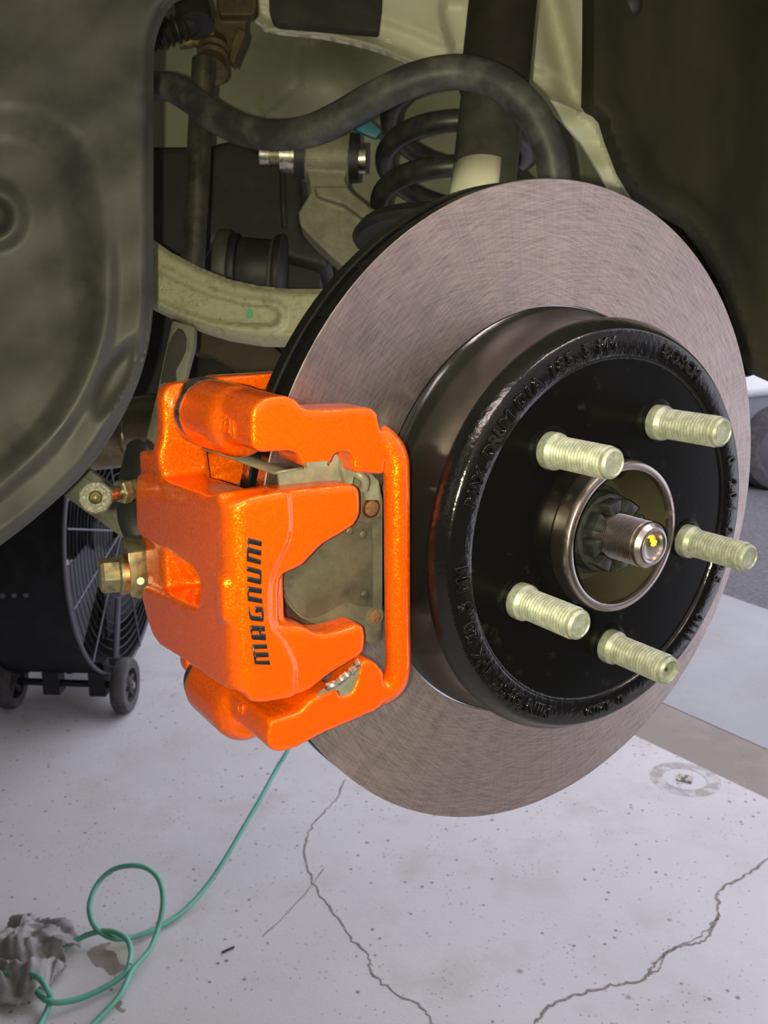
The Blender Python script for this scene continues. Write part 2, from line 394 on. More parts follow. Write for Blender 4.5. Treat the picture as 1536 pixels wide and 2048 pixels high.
tag(slab('road', [r0, r1, (60000, -20000), (60000, 60000), (0, 60000)], FLOOR - 120, FLOOR - 12, ASPH), 'grey asphalt beyond the concrete apron', kind='structure')

def ribbon(name, px, w, m, jit=5, n=7, label=None):
    """crack lying in the slab: an uneven shallow ribbon of dirt"""
    pts = []
    base = [V((*fl2(*p), 0)) for p in px]; P = catmull(base, n)
    for i, p in enumerate(P): pts.append(p + V((random.uniform(-jit, jit), random.uniform(-jit, jit), 0)))
    bm = bmesh.new(); prev = None
    for i, p in enumerate(pts):
        t = (pts[min(i + 1, len(pts) - 1)] - pts[max(i - 1, 0)]); s = V((-t.y, t.x, 0)).normalized()
        ww = w * random.uniform(.35, 1.2) * (.3 if i in (0, len(pts) - 1) else 1)
        a = bm.verts.new((p.x + s.x * ww, p.y + s.y * ww, FLOOR + .6)); b = bm.verts.new((p.x - s.x * ww, p.y - s.y * ww, FLOOR + .6))
        if prev: bm.faces.new((prev[0], a, b, prev[1]))
        prev = (a, b)
    o = link(name, bm, m, floor, False)
    s = o.modifiers.new('s', 'SOLIDIFY'); s.thickness = .9 * K; s.offset = 0; bake(o)
    return o
ribbon('crack', [(1540, 1712), (1500, 1745), (1450, 1772), (1434, 1790), (1437, 1820), (1424, 1862), (1400, 1885), (1345, 1898), (1310, 1928), (1285, 1958), (1230, 1970), (1170, 1985), (1105, 2010), (1075, 2040), (1060, 2060)], 3.6, CRACK, 4)
ribbon('crack', [(1436, 1835), (1400, 1872), (1330, 1905), (1320, 1935), (1290, 1952)], 2.2, CRACK, 5)
ribbon('crack', [(690, 1560), (672, 1600), (630, 1645), (612, 1690), (614, 1735), (640, 1790), (672, 1830), (700, 1875), (735, 1910), (742, 1945), (790, 1985), (850, 2020), (870, 2055)], 2.6, CRACK, 5)
ribbon('crack', [(650, 1735), (600, 1800), (525, 1872)], 1.5, CRACK, 3)
def patch(name, px, m, h=.5, jit=.0):
    P = catmull([(*p, 0) for p in px], 5, True); bm = bmesh.new()
    prism(bm, [V((*fl2(p.x + random.uniform(-jit, jit), p.y + random.uniform(-jit, jit)), FLOOR + h)) for p in P], (0, 0, -h - 1))
    return link(name, bm, m, floor, False)
patch('stain', [(174, 1905), (190, 1893), (222, 1885), (212, 1898), (232, 1905), (238, 1925), (252, 1935), (225, 1950), (212, 1942), (206, 1935), (190, 1932), (178, 1915)], STAIN, .5, 1)
patch('stain', [(228, 2010), (240, 2000), (245, 2008), (240, 2015), (252, 2020), (245, 2025), (235, 2020)], STAIN, .5, .5)
patch('pale_patch', [(215, 1893), (225, 1885), (248, 1888), (255, 1905), (250, 1935), (240, 1925), (235, 1905)], PALEST, .3)
tw = bmesh.new(); tube(tw, [at(444, 1905, z=FLOOR + 3), at(456, 1899, z=FLOOR + 4), at(468, 1894, z=FLOOR + 3)], 2.6, 6)
tag(link('twig', tw, FOAM), 'tiny dark splinter lying alone on the concrete', 'debris')
# old anchor point set in the slab
ap = at(1370, 1558, z=FLOOR); anc = thing('floor_anchor', 'rusted square anchor plate in a worn ring on the pale floor', 'anchor plate', ap)
bm = bmesh.new(); lathe(bm, [(66, .2), (66, 1.2), (100, 1.0), (108, .2)], ap, (0, 0, 1), 48, True); link('worn_ring', bm, mat('worn_ring_concrete', (.40, .36, .33), .9, c2=(.56, .55, .55), ns=22, nlo=.45, nhi=.55), anc)
bm = bmesh.new(); box(bm, ap + V((0, 0, 1.5)), (46, 46, 4), Matrix.Rotation(.5, 3, 'Z')); link('plate', bm, mat('dirty_plate', (.12, .10, .08), .8, c2=(.5, .45, .38), ns=50, nlo=.48, nhi=.52), anc, False)

CEILZ = 2500
tag(slab('ceiling', [(-6500, -4200), j1, j0, (j0[0] - 3000, 9000), (-6500, 9000)], CEILZ, CEILZ + 120, mat('white_ceiling', (.62, .60, .60), .9)), kind='structure')
wf = tag(thing('wall_front', None, None, (0, -1900, FLOOR)), kind='structure')
bm = bmesh.new(); box(bm, (-1200, -1900, (-120 + CEILZ) / 2), (7600, 150, CEILZ + 120)); link('upper_wall', bm, mat('pale_garage_wall', (.52, .48, .48), .9), wf, False)
bm = bmesh.new(); box(bm, (-1200, -1895, (FLOOR - 120) / 2), (7600, 160, -120 - FLOOR)); link('dark_reflect_band', bm, mat('dark_reflect_band_black', (.032, .03, .028), .8), wf, False)  # unseen dark band, added so the rotor's lower half reflects dark
bm = bmesh.new(); box(bm, (-5000, 1000, (FLOOR + CEILZ) / 2), (150, 10600, CEILZ - FLOOR)); tag(link('wall_left', bm, mat('dim_garage_wall', (.24, .22, .22), .9), None, False), kind='structure')
for lx in (-1500, 700):
    lamp = thing('ceiling_light', 'white fluorescent tube light on the garage ceiling, %s' % ('further left' if lx < 0 else 'nearer the door'), 'ceiling light', (lx, -900, CEILZ), 'garage ceiling lights')
    bm = bmesh.new(); box(bm, (lx, -900, CEILZ - 40), (1500, 220, 80)); link('housing', bm, WHITEC, lamp, False)
    for sy in (-60, 60):
        bm = bmesh.new(); tube(bm, [(lx - 700, -900 + sy, CEILZ - 105), (lx + 700, -900 + sy, CEILZ - 105)], 20, 12); link('lamp_tube', bm, TUBE, lamp)
wl = tag(thing('wall_back', None, None, (0, 8200, FLOOR)), kind='structure')
def wseg(x0, x1, z0, z1, m=WALLD, y=8200, t=150, name='wall_panel'):
    bm = bmesh.new(); box(bm, ((x0 + x1) / 2, y, (z0 + z1) / 2), (x1 - x0, t, z1 - z0)); return link(name, bm, m, wl, False)

# ================================================================== brake rotor
YD = 42.06
rotor = thing('brake_rotor', 'large shiny steel brake rotor with gloss black drum hat', 'brake rotor', (0, YD, 0))
bm = bmesh.new(); lathe(bm, [(103, YD + 4), (103, YD), (159.6, YD), (160, YD + .4), (160, YD + 4)], n=256, close=False); link('friction_face', bm, STEEL, rotor)
bm = bmesh.new(); lathe(bm, [(160, YD + .4), (160.05, YD + 7), (159.2, YD + 7.8), (152, YD + 8), (152, YD + 14), (159.2, YD + 14.2), (160, YD + 15), (160, YD + 21.5), (159, YD + 22), (110, YD + 22), (110, YD + 8), (158, YD + 5), (159.9, YD + .6)], n=256, close=True)
link('black_outer_rim', bm, DRUMBLK, rotor)
vane = None
for i in range(36):
    a = 2 * math.pi * i / 36; bm = bmesh.new()
    box(bm, (154.2 * math.cos(a), YD + 11, 154.2 * math.sin(a)), (9, 6.6, 5), Matrix.Rotation(-a, 3, 'Y')); 
    if i % 2 == 0 or math.cos(a) < 0: link('vane', bm, DRUMBLK, rotor, False)
bm = bmesh.new(); lathe(bm, [(102.3, YD + 4), (102.3, YD + .2), (99.6, YD - 2.2), (98.4, YD - 5.5), (96.4, YD - 8), (96.2, 14), (97.0, 10.2), (98.1, 9.6)], n=192); link('hat_side', bm, HATSIDE, rotor)
bm = bmesh.new(); lathe(bm, [(97.2, 10.4), (98.6, 9.4), (98.3, 7.6), (94.6, 1.2), (93.6, .25), (92.8, 0), (83.0, 0), (82.0, .35), (81.5, 1.3), (80.9, 1.75), (80.4, 1.8)], n=192); link('lettered_rim', bm, DRUMBLK, rotor)
bm = bmesh.new(); lathe(bm, [(80.6, 1.8), (36.2, 1.8), (35.9, 2.4), (35.9, 9)], n=160); link('drum_face', bm, DRUMFACE, rotor)

def ring_text(name, text, start, step, r=87.4, size=8.8, extr=.9):
    """raised cast letters round the rim, tops outward, running clockwise from start (degrees)"""
    bm = bmesh.new()
    for i, ch in enumerate(text):
        if ch == ' ': continue
        a = math.radians(start - step * i)
        rad = V((math.cos(a), 0, math.sin(a)))
        place_text(bm, ch, size, extr, rad * r + V((0, -.1, 0)), V((math.sin(a), 0, -math.cos(a))), rad)
    return link(name, bm, DRUMLET, rotor, False)
def angle_of(px, py): p = at(px, py, y=0); return math.degrees(math.atan2(p.z, p.x)) % 360
def span(text, p0, p1):
    a0, a1 = angle_of(*p0), angle_of(*p1)
    if a1 > a0: a1 -= 360
    return text, a0, (a0 - a1) / (len(text) - 1)
ring_text('raised_lettering', *span('MAX DRUM DIA 185.5 MM', (943, 997), (1222, 690)))
ring_text('raised_lettering', *span('BOSCH', (1332, 705), (1390, 746)))
ring_text('raised_lettering', *span('0 204 28 25', (1459, 921), (1431, 1157)), size=8)
ring_text('raised_lettering', *span('0III', (1398, 1237), (1372, 1272)), size=7.5)
ring_text('raised_lettering', *span('0 1209', (1238, 1400), (1176, 1424)), size=8)
ring_text('raised_lettering', *span('MIN DISC THK 20.5 MM', (1089, 1419), (917, 1148)))

# ================================================================== hub with five studs
hub = thing('wheel_hub', 'bare steel wheel hub with rusty pilot ring and five wheel studs', 'wheel hub', (0, 2, 0))
bm = bmesh.new(); lathe(bm, [(35.6, 8), (35.7, -5.5), (35.2, -8.2), (34.6, -8.7), (32.2, -8.9), (31.6, -8.6), (31.2, -7.4), (31.0, -6)], n=128); link('pilot_ring', bm, PILOT, hub)
bm = bmesh.new(); lathe(bm, [(31.0, -6.2), (30.6, -3), (27.5, 6), (25.5, 14), (0, 14)], n=96); link('bore', bm, BORE, hub)
studs = [135, 63, -9, -81, -153]
for i, s in enumerate(studs):
    a = math.radians(s) - .0566
    c = V((57.5 * math.cos(a), 0, 57.5 * math.sin(a)))
    prof = [(8.3, 6), (8.3, 1.0), (8.4, -1.6), (8.1, -3.0), (7.3, -3.8), (6.8, -4.4)]
    t = 5.1
    while t < 33.0:
        prof += [(6.2, -t), (7.05, -t - .65), (7.05, -t - .95), (6.2, -t - 1.6)]; t += 1.75
    prof += [(6.6, -33.6), (6.4, -35.0), (5.4, -36.0)]
    prof += [(5.0, -36.1), (4.6, -35.6), (0, -35.3)] if i != 3 else [(4.9, -36.1), (4.7, -34.4), (0, -33.2)]
    prof = [(r, -tt) for r, tt in prof]
    bm = bmesh.new(); lathe(bm, prof, c, (0, -1, 0), 40); st = link('wheel_stud', bm, ZINC, hub, sharp=28)
    bm = bmesh.new(); lathe(bm, [(10.2, 0), (10.2, .3), (8.2, .5)], c + V((0.6, 1.85, 0.8)), (0, -1, 0), 32)
    link('stud_hole', bm, DRUMFACE, hub)
    if i == 3:
        bm = bmesh.new(); lathe(bm, [(4.5, 33.3), (0, 33.5)], c, (0, -1, 0), 24); link('tip_recess', bm, FOAM, st)

# axle end and castellated nut sit inside the pilot bore
axle = thing('axle_stub', 'threaded steel axle end sticking out of the hub bore', 'axle', (0, 0, 0))
prof = [(10.0, -14)]; t = -2.0
prof = [(9.9, -13), (9.9, -2.5)]
while t < 21.5: prof += [(9.8, t), (10.6, t + .4), (10.6, t + .7), (9.8, t + 1.1)]; t += 1.25
prof += [(10.5, 22.4), (10.3, 24.2), (8.6, 26.2), (7.6, 26.4), (6.6, 26.0), (6.0, 24.6), (4.0, 23.2), (0, 22.4)]
bm = bmesh.new(); lathe(bm, prof, (0, 0, 0), (0, -1, 0), 64); link('threaded_shaft', bm, SPINDLE, axle, sharp=28)
bm = bmesh.new()
for q in range(9):
    a = -.3 + q * .27; rr = 5.2 + .8 * math.sin(q * 2.1)
    bmesh.ops.create_icosphere(bm, subdivisions=1, radius=1.5, matrix=Matrix.Translation((rr * math.cos(a) * .7 - 1, -24.0 + .15 * q, rr * math.sin(a) * .7 + 1.2)) @ Matrix.Diagonal((1.4, .4, .8, 1)))
link('yellow_mark', bm, YELLOW, axle)
nut = thing('axle_nut', 'black castellated nut around the threaded axle end', 'nut', (0, 8, 0))
bm = bmesh.new(); lathe(bm, [(10.8, 13), (21.5, 13), (21.5, 9.5), (19.5, 8.5), (18.5, 2), (17.0, 1), (10.8, 1)], n=48, close=True); link('nut_body', bm, NUTBLK, nut)
for i in range(8):
    a = 2 * math.pi * (i + .3) / 8; bm = bmesh.new()
    sec = []
    for rr, hw in ((11.2, .24), (17.4, .26)):
        sec += [(rr, -hw), (rr, hw)]
    P = [V((r * math.cos(a + h), 1.5, r * math.sin(a + h))) for r, h in (sec[0], sec[1], sec[3], sec[2])]
    prism(bm, P, (0, -7.5, 0)); bevel(link('castellation', bm, NUTBLK, nut), .8, 2)

# ================================================================== orange caliper
cal = thing('brake_caliper', 'glossy orange brake caliper with black lettering gripping the rotor edge', 'brake caliper', (-185, 60, -50))
YF = 12.0
front = [(488, 1020), (490, 996), (560, 982), (650, 973), (700, 969), (716, 972), (723, 985), (723, 1030), (712, 1052), (680, 1072), (648, 1090), (628, 1110), (610, 1131), (585, 1144), (566, 1150),
         (562, 1165), (561, 1235), (564, 1252), (600, 1252), (616, 1256), (634, 1267), (664, 1267), (700, 1256), (719, 1249), (730, 1253), (734, 1275), (730, 1306), (716, 1318), (660, 1352), (621, 1384), (578, 1399), (523, 1407), (500, 1404), (494, 1390), (490, 1340)]
boss = [(488, 1020), (490, 997), (560, 983), (577, 982), (580, 1000), (583, 1045), (579, 1082), (560, 1121), (546, 1147), (540, 1180), (540, 1235), (548, 1262), (570, 1285), (592, 1330), (590, 1395), (523, 1407), (500, 1404), (494, 1390), (490, 1340)]
bm = bmesh.new()
prism(bm, pxy(front, YF + 1.5), (0, 14.5, 0))
prism(bm, pxy(boss, YF), (0, 16, 0))
XB = -186.0
def pxx(px, x=XB): return [at(p[0], p[1], x=x) for p in px]
bridge_up = [(478, 1002), (414, 992), (330, 962), (282, 945), (272, 950), (269, 975), (271, 1050), (276, 1070), (300, 1087), (350, 1113), (379, 1131), (394, 1152), (399, 1175), (398, 1195), (394, 1215), (430, 1260), (478, 1260)]
bridge_lo = [(478, 1240), (430, 1230), (394, 1216), (360, 1203), (324, 1186), (290, 1172), (282, 1176), (281, 1190), (290, 1230), (304, 1272), (318, 1292), (367, 1322), (420, 1360), (466, 1391), (480, 1395)]
def clampy(P, lo=19.5): return [V((p.x, max(p.y, lo), p.z)) for p in P]
prism(bm, clampy(pxx(bridge_up)), (20, 0, 0))
prism(bm, clampy(pxx(bridge_lo)), (20, 0, 0))
lathe(bm, [(0, -40), (7.2, -39), (7.4, 35.5), (0, 37.5)], (-178.6, 19.4, 0), (0, 0, 1), 32)
# inboard piston housing and the web that carries it
lathe(bm, [(0, 0), (30, 0), (33, 4), (33, 44), (28, 50), (0, 50)], (-146, 88, 2), (0, 1, 0), 48)
box(bm, (-160, 104, 2), (44, 26, 76))
# ears that hold the slide pins
ear = [(324, 800), (330, 780), (345, 768), (368, 764), (390, 775), (402, 810), (410, 870), (420, 925), (425, 965), (330, 965), (318, 930), (318, 905), (326, 880), (327, 850)]
prism(bm, pxy(ear, 80), (0, 9, 0))
ear2 = [(371, 1330), (376, 1347), (388, 1354), (440, 1420), (500, 1400), (470, 1300), (380, 1290)]
prism(bm, pxy(ear2, 92), (0, 9, 0))
prism(bm, [V((-178.6, 19, 37)), V((-178.6, 19, -40)), V((-160, 19, -40)), V((-160, 19, 37))], (0, 9, 0))
# rib pad on the corner and block behind the window
P0 = at(455, 1206, x=XB - .5); box(bm, (P0.x + .5, P0.y + 5, P0.z), (4, 9, 17))
caliper_body = link('caliper_body', bm, ORANGE, cal); cast(caliper_body, .85, 30)
bm = bmesh.new(); pp = at(322, 1118, y=118); box(bm, pp + V((6, 4, 0)), (20, 16, 12)); lathe(bm, [(0, 0), (6.5, 0), (7, 2), (7, 14), (0, 14)], pp + V((-2, 0, -6)), (1, 0, 0), 24)
inner_port = link('hose_port', bm, ORANGE, cal); cast(inner_port, .9, 5)

bpy.context.view_layer.update()
def bvh_of(o):
    b = bmesh.new(); b.from_mesh(o.data); b.transform(o.matrix_world); b.transform(Matrix.Scale(1 / K, 4)); t = BVHTree.FromBMesh(b); b.free(); return t
tree = bvh_of(caliper_body)
CR = lambda q: (440 + q[0] / 6.83, 1060 + q[1] / 6.83)
letters = [
 [(436, 1560), (633, 1558), (642, 1618), (480, 1622), (468, 1635), (470, 1660), (485, 1670), (655, 1668), (662, 1732), (500, 1738), (486, 1750), (490, 1775), (505, 1785), (672, 1780), (682, 1838), (475, 1832), (455, 1700)],
 [(408, 1298), (605, 1310), (610, 1382), (560, 1382), (556, 1405), (565, 1412), (620, 1420), (624, 1505), (450, 1495), (428, 1477), (418, 1402), (436, 1402), (438, 1418), (450, 1428), (520, 1428), (531, 1418), (531, 1390), (520, 1380), (446, 1376), (435, 1388), (436, 1400), (417, 1400), (412, 1380)],
 [(388, 1045), (402, 1050), (412, 1140), (430, 1165), (540, 1178), (562, 1165), (568, 1135), (555, 1118), (530, 1118), (505, 1132), (480, 1130), (474, 1040), (582, 1052), (592, 1150), (592, 1225), (578, 1250), (430, 1235), (405, 1210), (392, 1130)],
 [(376, 765), (568, 796), (566, 870), (405, 845), (390, 858), (390, 890), (402, 898), (572, 935), (574, 1003), (380, 968), (372, 880)],
 [(362, 492), (530, 530), (556, 545), (562, 600), (562, 700), (556, 738), (540, 742), (372, 700), (366, 632), (525, 660), (540, 650), (542, 615), (528, 603), (364, 560)],
 [(378, 105), (568, 152), (564, 224), (400, 185), (388, 200), (388, 225), (402, 235), (562, 278), (558, 352), (398, 312), (384, 325), (384, 345), (398, 355), (556, 405), (553, 472), (362, 425), (368, 250)]]
for L_ in letters:
    bm = bmesh.new(); bm.faces.new([bm.verts.new((*CR(q), 0)) for q in L_])
    ys = [v.co.y for v in bm.verts]; xs = [v.co.x for v in bm.verts]
    for k in range(1, 10):
        x = min(xs) + (max(xs) - min(xs)) * k / 10
        bmesh.ops.bisect_plane(bm, geom=bm.verts[:] + bm.edges[:] + bm.faces[:], plane_co=(x, 0, 0), plane_no=(1, 0, 0))
    bmesh.ops.triangulate(bm, faces=bm.faces)
    for v in bm.verts:
        p = at(v.co.x, v.co.y, d=100); hit = tree.ray_cast(CAM, (p - CAM).normalized())
        v.co = hit[0] + hit[1] * .22 if hit[0] else at(v.co.x, v.co.y, y=YF)
    o = link('printed_letter', bm, DECAL, cal, recalc=True)
    s = o.modifiers.new('s', 'SOLIDIFY'); s.thickness = .2 * K; s.offset = 0; bake(o)

# ================================================================== orange caliper bracket with the outboard bar
brk = thing('caliper_bracket', 'glossy orange caliper bracket with an upright bar beside the drum', 'caliper bracket', (-130, 30, -70))
bm = bmesh.new()
top = [(504, 893), (504, 830), (508, 815), (530, 796), (572, 791), (594, 799), (604, 812), (618, 820), (680, 818), (744, 815), (757, 826), (763, 862), (770, 890), (770, 950), (709, 946), (707, 912), (696, 905), (684, 905), (668, 910), (664, 926), (655, 932), (614, 937), (603, 924), (598, 908), (578, 902), (523, 907)]
prism(bm, pxy(top, YF), (0, 20, 0))
blk = [(504, 893), (504, 830), (508, 815), (530, 796), (572, 791), (594, 799), (604, 812), (606, 850), (606, 900), (578, 902), (523, 907)]
prism(bm, pxy(blk, YF), (0, 78, 0))                       # arm over the rotor edge
bot = [(539, 1445), (600, 1425), (622, 1402), (634, 1394), (676, 1378), (681, 1394), (704, 1388), (716, 1362), (722, 1328), (735, 1318), (752, 1325), (770, 1345), (772, 1403), (758, 1420), (700, 1446), (641, 1471), (600, 1494), (565, 1506), (545, 1503), (535, 1490)]
prism(bm, pxy(bot, YF), (0, 20, 0))
blk2 = [(539, 1445), (590, 1430), (620, 1440), (641, 1471), (600, 1494), (565, 1506), (545, 1503), (535, 1490)]
prism(bm, pxy(blk2, YF), (0, 78, 0))
barp = [at(752, 868, y=YF + 6), at(775, 888, y=YF + 4), at(789, 912, y=YF + 3), at(793, 950, y=YF + 2.5), at(794, 1100, y=YF + 2.5), at(795, 1250, y=YF + 2.5), at(796, 1330, y=YF + 2.5), at(789, 1362, y=YF + 3), at(772, 1380, y=YF + 5), at(750, 1390, y=YF + 8)]
tube(bm, catmull(barp, 6), 5.6, 18)
# slide pin sleeves
c0 = at(419, 826, y=74); c1 = at(470, 862, y=30)
s_ax = V((0, 1, 0)); 
lathe(bm, [(0, 0), (9, 0), (13.5, 4), (14.5, 9), (14.5, 36), (13, 38.5), (0, 38.5)], (c0.x, 36, c0.z), (0, 1, 0), 40)
d0 = at(420, 1378, y=80)
lathe(bm, [(0, 0), (11, 0), (14.5, 5), (15, 10), (15, 40), (13, 42), (0, 42)], (d0.x + 5, 46, d0.z), (0, 1, 0), 40)
# inboard side of the bracket, bolted to the knuckle
box(bm, (-140, 84, 62), (40, 12, 26)); box(bm, (-140, 84, -62), (40, 12, 26)); box(bm, (-128, 100, 0), (16, 12, 140))
bo = link('bracket_casting', bm, ORANGE, brk); cast(bo, .85, 22)
bm = bmesh.new(); lathe(bm, [(0, 0), (14.2, 0), (14.6, 1), (14.6, 8), (0, 8)], (c0.x, 73, c0.z), (0, 1, 0), 40); link('pin_collar', bm, SILVER, brk)
bm = bmesh.new(); lathe(bm, [(0, 0), (12, 0), (13, 1), (13, 5), (0, 5)], (d0.x + 5, 87, d0.z), (0, 1, 0), 40); link('pin_collar', bm, SILVER, brk)
# raised foundry marks
tb = bvh_of(bo)
def stamp(text, px, py, size, up_px):
    """raised characters standing on the casting at a spot"""
    h = tb.ray_cast(CAM, (at(px, py, d=100) - CAM).normalized()); h2 = at(px + up_px[0], py + up_px[1], d=(h[0] - CAM).dot(FW))
    n = h[1]; y = (h2 - h[0]); y = (y - n * y.dot(n)).normalized(); x = y.cross(n)
    bm = bmesh.new(); place_text(bm, text, size, .5, h[0], x, y); link('foundry_mark', bm, ORANGE, brk, False)
for ch_, x_, y_ in (('2', 440, 846), ('7', 449, 851), ('2', 459, 856), ('1', 468, 861)): stamp(ch_, x_, y_, 9.5, (1, -10))
stamp('M', 482, 1418, 6.5, (2, -8))

# ================================================================== brake pads and clips
pad = thing('brake_pad', 'grey olive outer brake pad with two rusty rivets between the caliper fingers', 'brake pad', (-140, 32, -40))
plate = [(759, 965), (730, 952), (690, 950), (640, 966), (600, 990), (563, 1050), (556, 1140), (560, 1168), (567, 1190), (580, 1214), (598, 1233), (620, 1246), (690, 1262), (738, 1286), (746, 1287), (763, 1279), (766, 1200), (766, 1000)]
bm = bmesh.new(); prism(bm, pxy(plate, 28.5), (0, 4.5, 0)); bevel(link('backing_plate', bm, PADPLATE, pad), .6, 2)
shim = [(744, 1058), (738, 1047), (700, 1045), (600, 1060), (575, 1100), (562, 1140), (564, 1165), (570, 1187), (583, 1210), (600, 1228), (618, 1236), (650, 1228), (690, 1205), (722, 1212), (738, 1212), (746, 1200)]
bm = bmesh.new(); prism(bm, pxy([(p.x, p.y) for p in catmull([(*q, 0) for q in shim], 4, True)], 27.6), (0, 1.2, 0)); bevel(link('shim', bm, PADSHIM, pad), .3, 1)
for q in ((742, 1016), (749, 1233)):
    c = at(*q, y=28.5); bm = bmesh.new(); lathe(bm, [(3.4, -.5), (3.3, .7), (2.4, 1.1), (0, 1.2)], c, (0, -1, 0), 24); link('rivet', bm, RUSTRIV, pad)
    bm = bmesh.new(); lathe(bm, [(3.4, -.3), (4.4, .1), (4.2, .5), (3.3, .5)], c, (0, -1, 0), 24); link('rivet_seat', bm, COPPER if q[1] < 1100 else PADPLATE, pad)
for q in ((726, 1069), (729, 1189), (699, 1062)):
    c = at(*q, y=27.6); bm = bmesh.new(); lathe(bm, [(2.1, -.3), (1.9, .6), (1.0, 1.1), (0, 1.2)], c, (0, -1, 0), 20); link('dimple', bm, PADSHIM, pad)
bm = bmesh.new(); prism(bm, pxy([(755, 975), (690, 962), (640, 975), (575, 1050), (570, 1180), (640, 1250), (758, 1270)], 33), (0, 8.6, 0)); link('friction_lining', bm, LINING, pad, False)
pad2 = thing('brake_pad', 'dark inner brake pad behind the rotor, glimpsed under the upper clip', 'brake pad', (-140, 70, -40))
P = pxy(plate, 28.5)
bm = bmesh.new(); prism(bm, [p + V((0, 46.5, 0)) for p in P], (0, 5, 0)); link('backing_plate', bm, PADPLATE, pad2, False)
bm = bmesh.new(); prism(bm, [V((p.x * .985, 65, p.z * .95)) for p in P], (0, 10, 0)); link('friction_lining', bm, LINING, pad2, False)

def sheet(name, A, B, m, parent, th=.9, bev=.0):
    """bent strip of spring steel: two rails of points"""
    bm = bmesh.new(); prev = None
    for a, b in zip(A, B):
        c = (bm.verts.new(a), bm.verts.new(b))
        if prev: bm.faces.new((prev[0], c[0], c[1], prev[1]))
        prev = c
    o = link(name, bm, m, parent, True, 30)
    s = o.modifiers.new('s', 'SOLIDIFY'); s.thickness = th * K; s.offset = 0; bake(o); return o
clip = thing('pad_clip', 'bent grey steel pad clip below the upper arm of the orange bracket', 'pad clip', at(600, 940, y=30))
sheet('leaf', [at(391, 894, y=84), at(455, 914, y=58), at(530, 941, y=30), at(548, 947, y=24), at(558, 944, y=20)],
      [at(432, 889, y=88), at(505, 905, y=62), at(566, 930, y=38), at(590, 938, y=28), at(606, 936, y=20)], CLIP, clip)
sheet('leaf', [at(440, 890, y=86), at(470, 893, y=78), at(500, 903, y=70)], [at(462, 884, y=92), at(490, 888, y=84), at(520, 897, y=76)], CLIP, clip)
bm = bmesh.new(); prism(bm, pxy([(556, 945), (608, 937), (614, 928), (640, 926), (656, 924), (663, 912), (672, 908), (678, 912), (676, 925), (690, 940), (690, 970), (640, 972), (560, 974)], 24), (0, 1.2, 0)); link('abutment_plate', bm, CLIP, clip, False)
bm = bmesh.new(); prism(bm, pxy([(684, 910), (690, 906), (704, 909), (709, 918), (709, 948), (705, 968), (690, 966), (684, 940)], 21), (0, 9, 0)); link('hook', bm, CLIP, clip, False)
bm = bmesh.new(); prism(bm, pxy([(613, 926), (654, 922), (655, 932), (615, 937)], 11), (0, 1.2, 0)); link('tab', bm, CLIP, clip, False)
bm = bmesh.new(); tube(bm, catmull([at(711, 946, y=24), at(722, 952, y=22), at(730, 962, y=22), at(728, 978, y=24)], 5), 2.0, 10); link('spring_end', bm, CLIP, clip)
bm = bmesh.new(); prism(bm, pxy([(742, 948), (757, 962), (760, 1000), (732, 1000), (728, 962)], 27), (0, 1, 0)); link('end_leaf', bm, CLIP, clip, False)
clip2 = thing('pad_clip', 'small notched grey pad clip in the lower arm of the orange bracket', 'pad clip', at(690, 1360, y=25))
bm = bmesh.new(); prism(bm, pxy([(634, 1392), (660, 1372), (690, 1350), (718, 1318), (724, 1335), (722, 1356), (716, 1375), (704, 1391), (682, 1396), (677, 1380), (636, 1394)], 13), (0, 1.2, 0)); link('abutment_plate', bm, CLIP, clip2, False)
bm = bmesh.new(); tube(bm, catmull([at(650, 1375, y=11), at(672, 1366, y=10), at(690, 1352, y=10), at(706, 1340, y=10), at(716, 1325, y=11)], 5), [1.2 + .7 * abs(math.sin(i * 1.3)) for i in range(21)], 8); link('spring_end', bm, SILVER, clip2)

# ================================================================== bleeder and hose fitting on the inboard side
bl = thing('bleeder_screw', 'steel bleeder screw with a round speckled cap left of the orange caliper', 'bleeder screw', at(230, 990, y=125))
b0, b1 = at(191, 995, y=118), at(300, 972, y=128)
ax = (b0 - b1).normalized()
c0_ = at(191, 995, y=112); vdir = (CAM - c0_).normalized()
bm = bmesh.new(); lathe(bm, [(2.6, -3.6), (2.6, 2.4), (3.0, 3.2), (6.6, 3.2), (7.3, 2.6), (7.3, -3.0), (6.8, -3.6)], c0_, vdir, 40, True); link('round_cap', bm, BLEED, bl)
bm = bmesh.new(); lathe(bm, [(2.7, -1), (2.4, 1.6), (1.4, 2.2), (.6, 1.6), (0, 1.5)], c0_, vdir, 24); link('nipple', bm, GALV, bl)
n0 = c0_ + (b1 - b0).normalized() * 6.0
bm = bmesh.new(); lathe(bm, [(0, 0), (3.6, 0), (3.9, .8), (3.4, 2.2), (3.7, 3.2), (3.4, 4.6), (3.2, 7), (0, 7)], n0, -ax, 24); link('barbed_neck', bm, SILVER, bl)
bm = bmesh.new(); lathe(bm, [(0, 6.6), (5.0, 6.6), (5.6, 7.4), (5.6, 11.2), (5.0, 12), (0, 12)], n0, -ax, 6); link('hex_nut', bm, GALV, bl, False)
bm = bmesh.new(); cyl(bm, n0 - ax * 11, n0 - ax * 28, 4.6, 20); link('screw_shank', bm, GALV, bl)

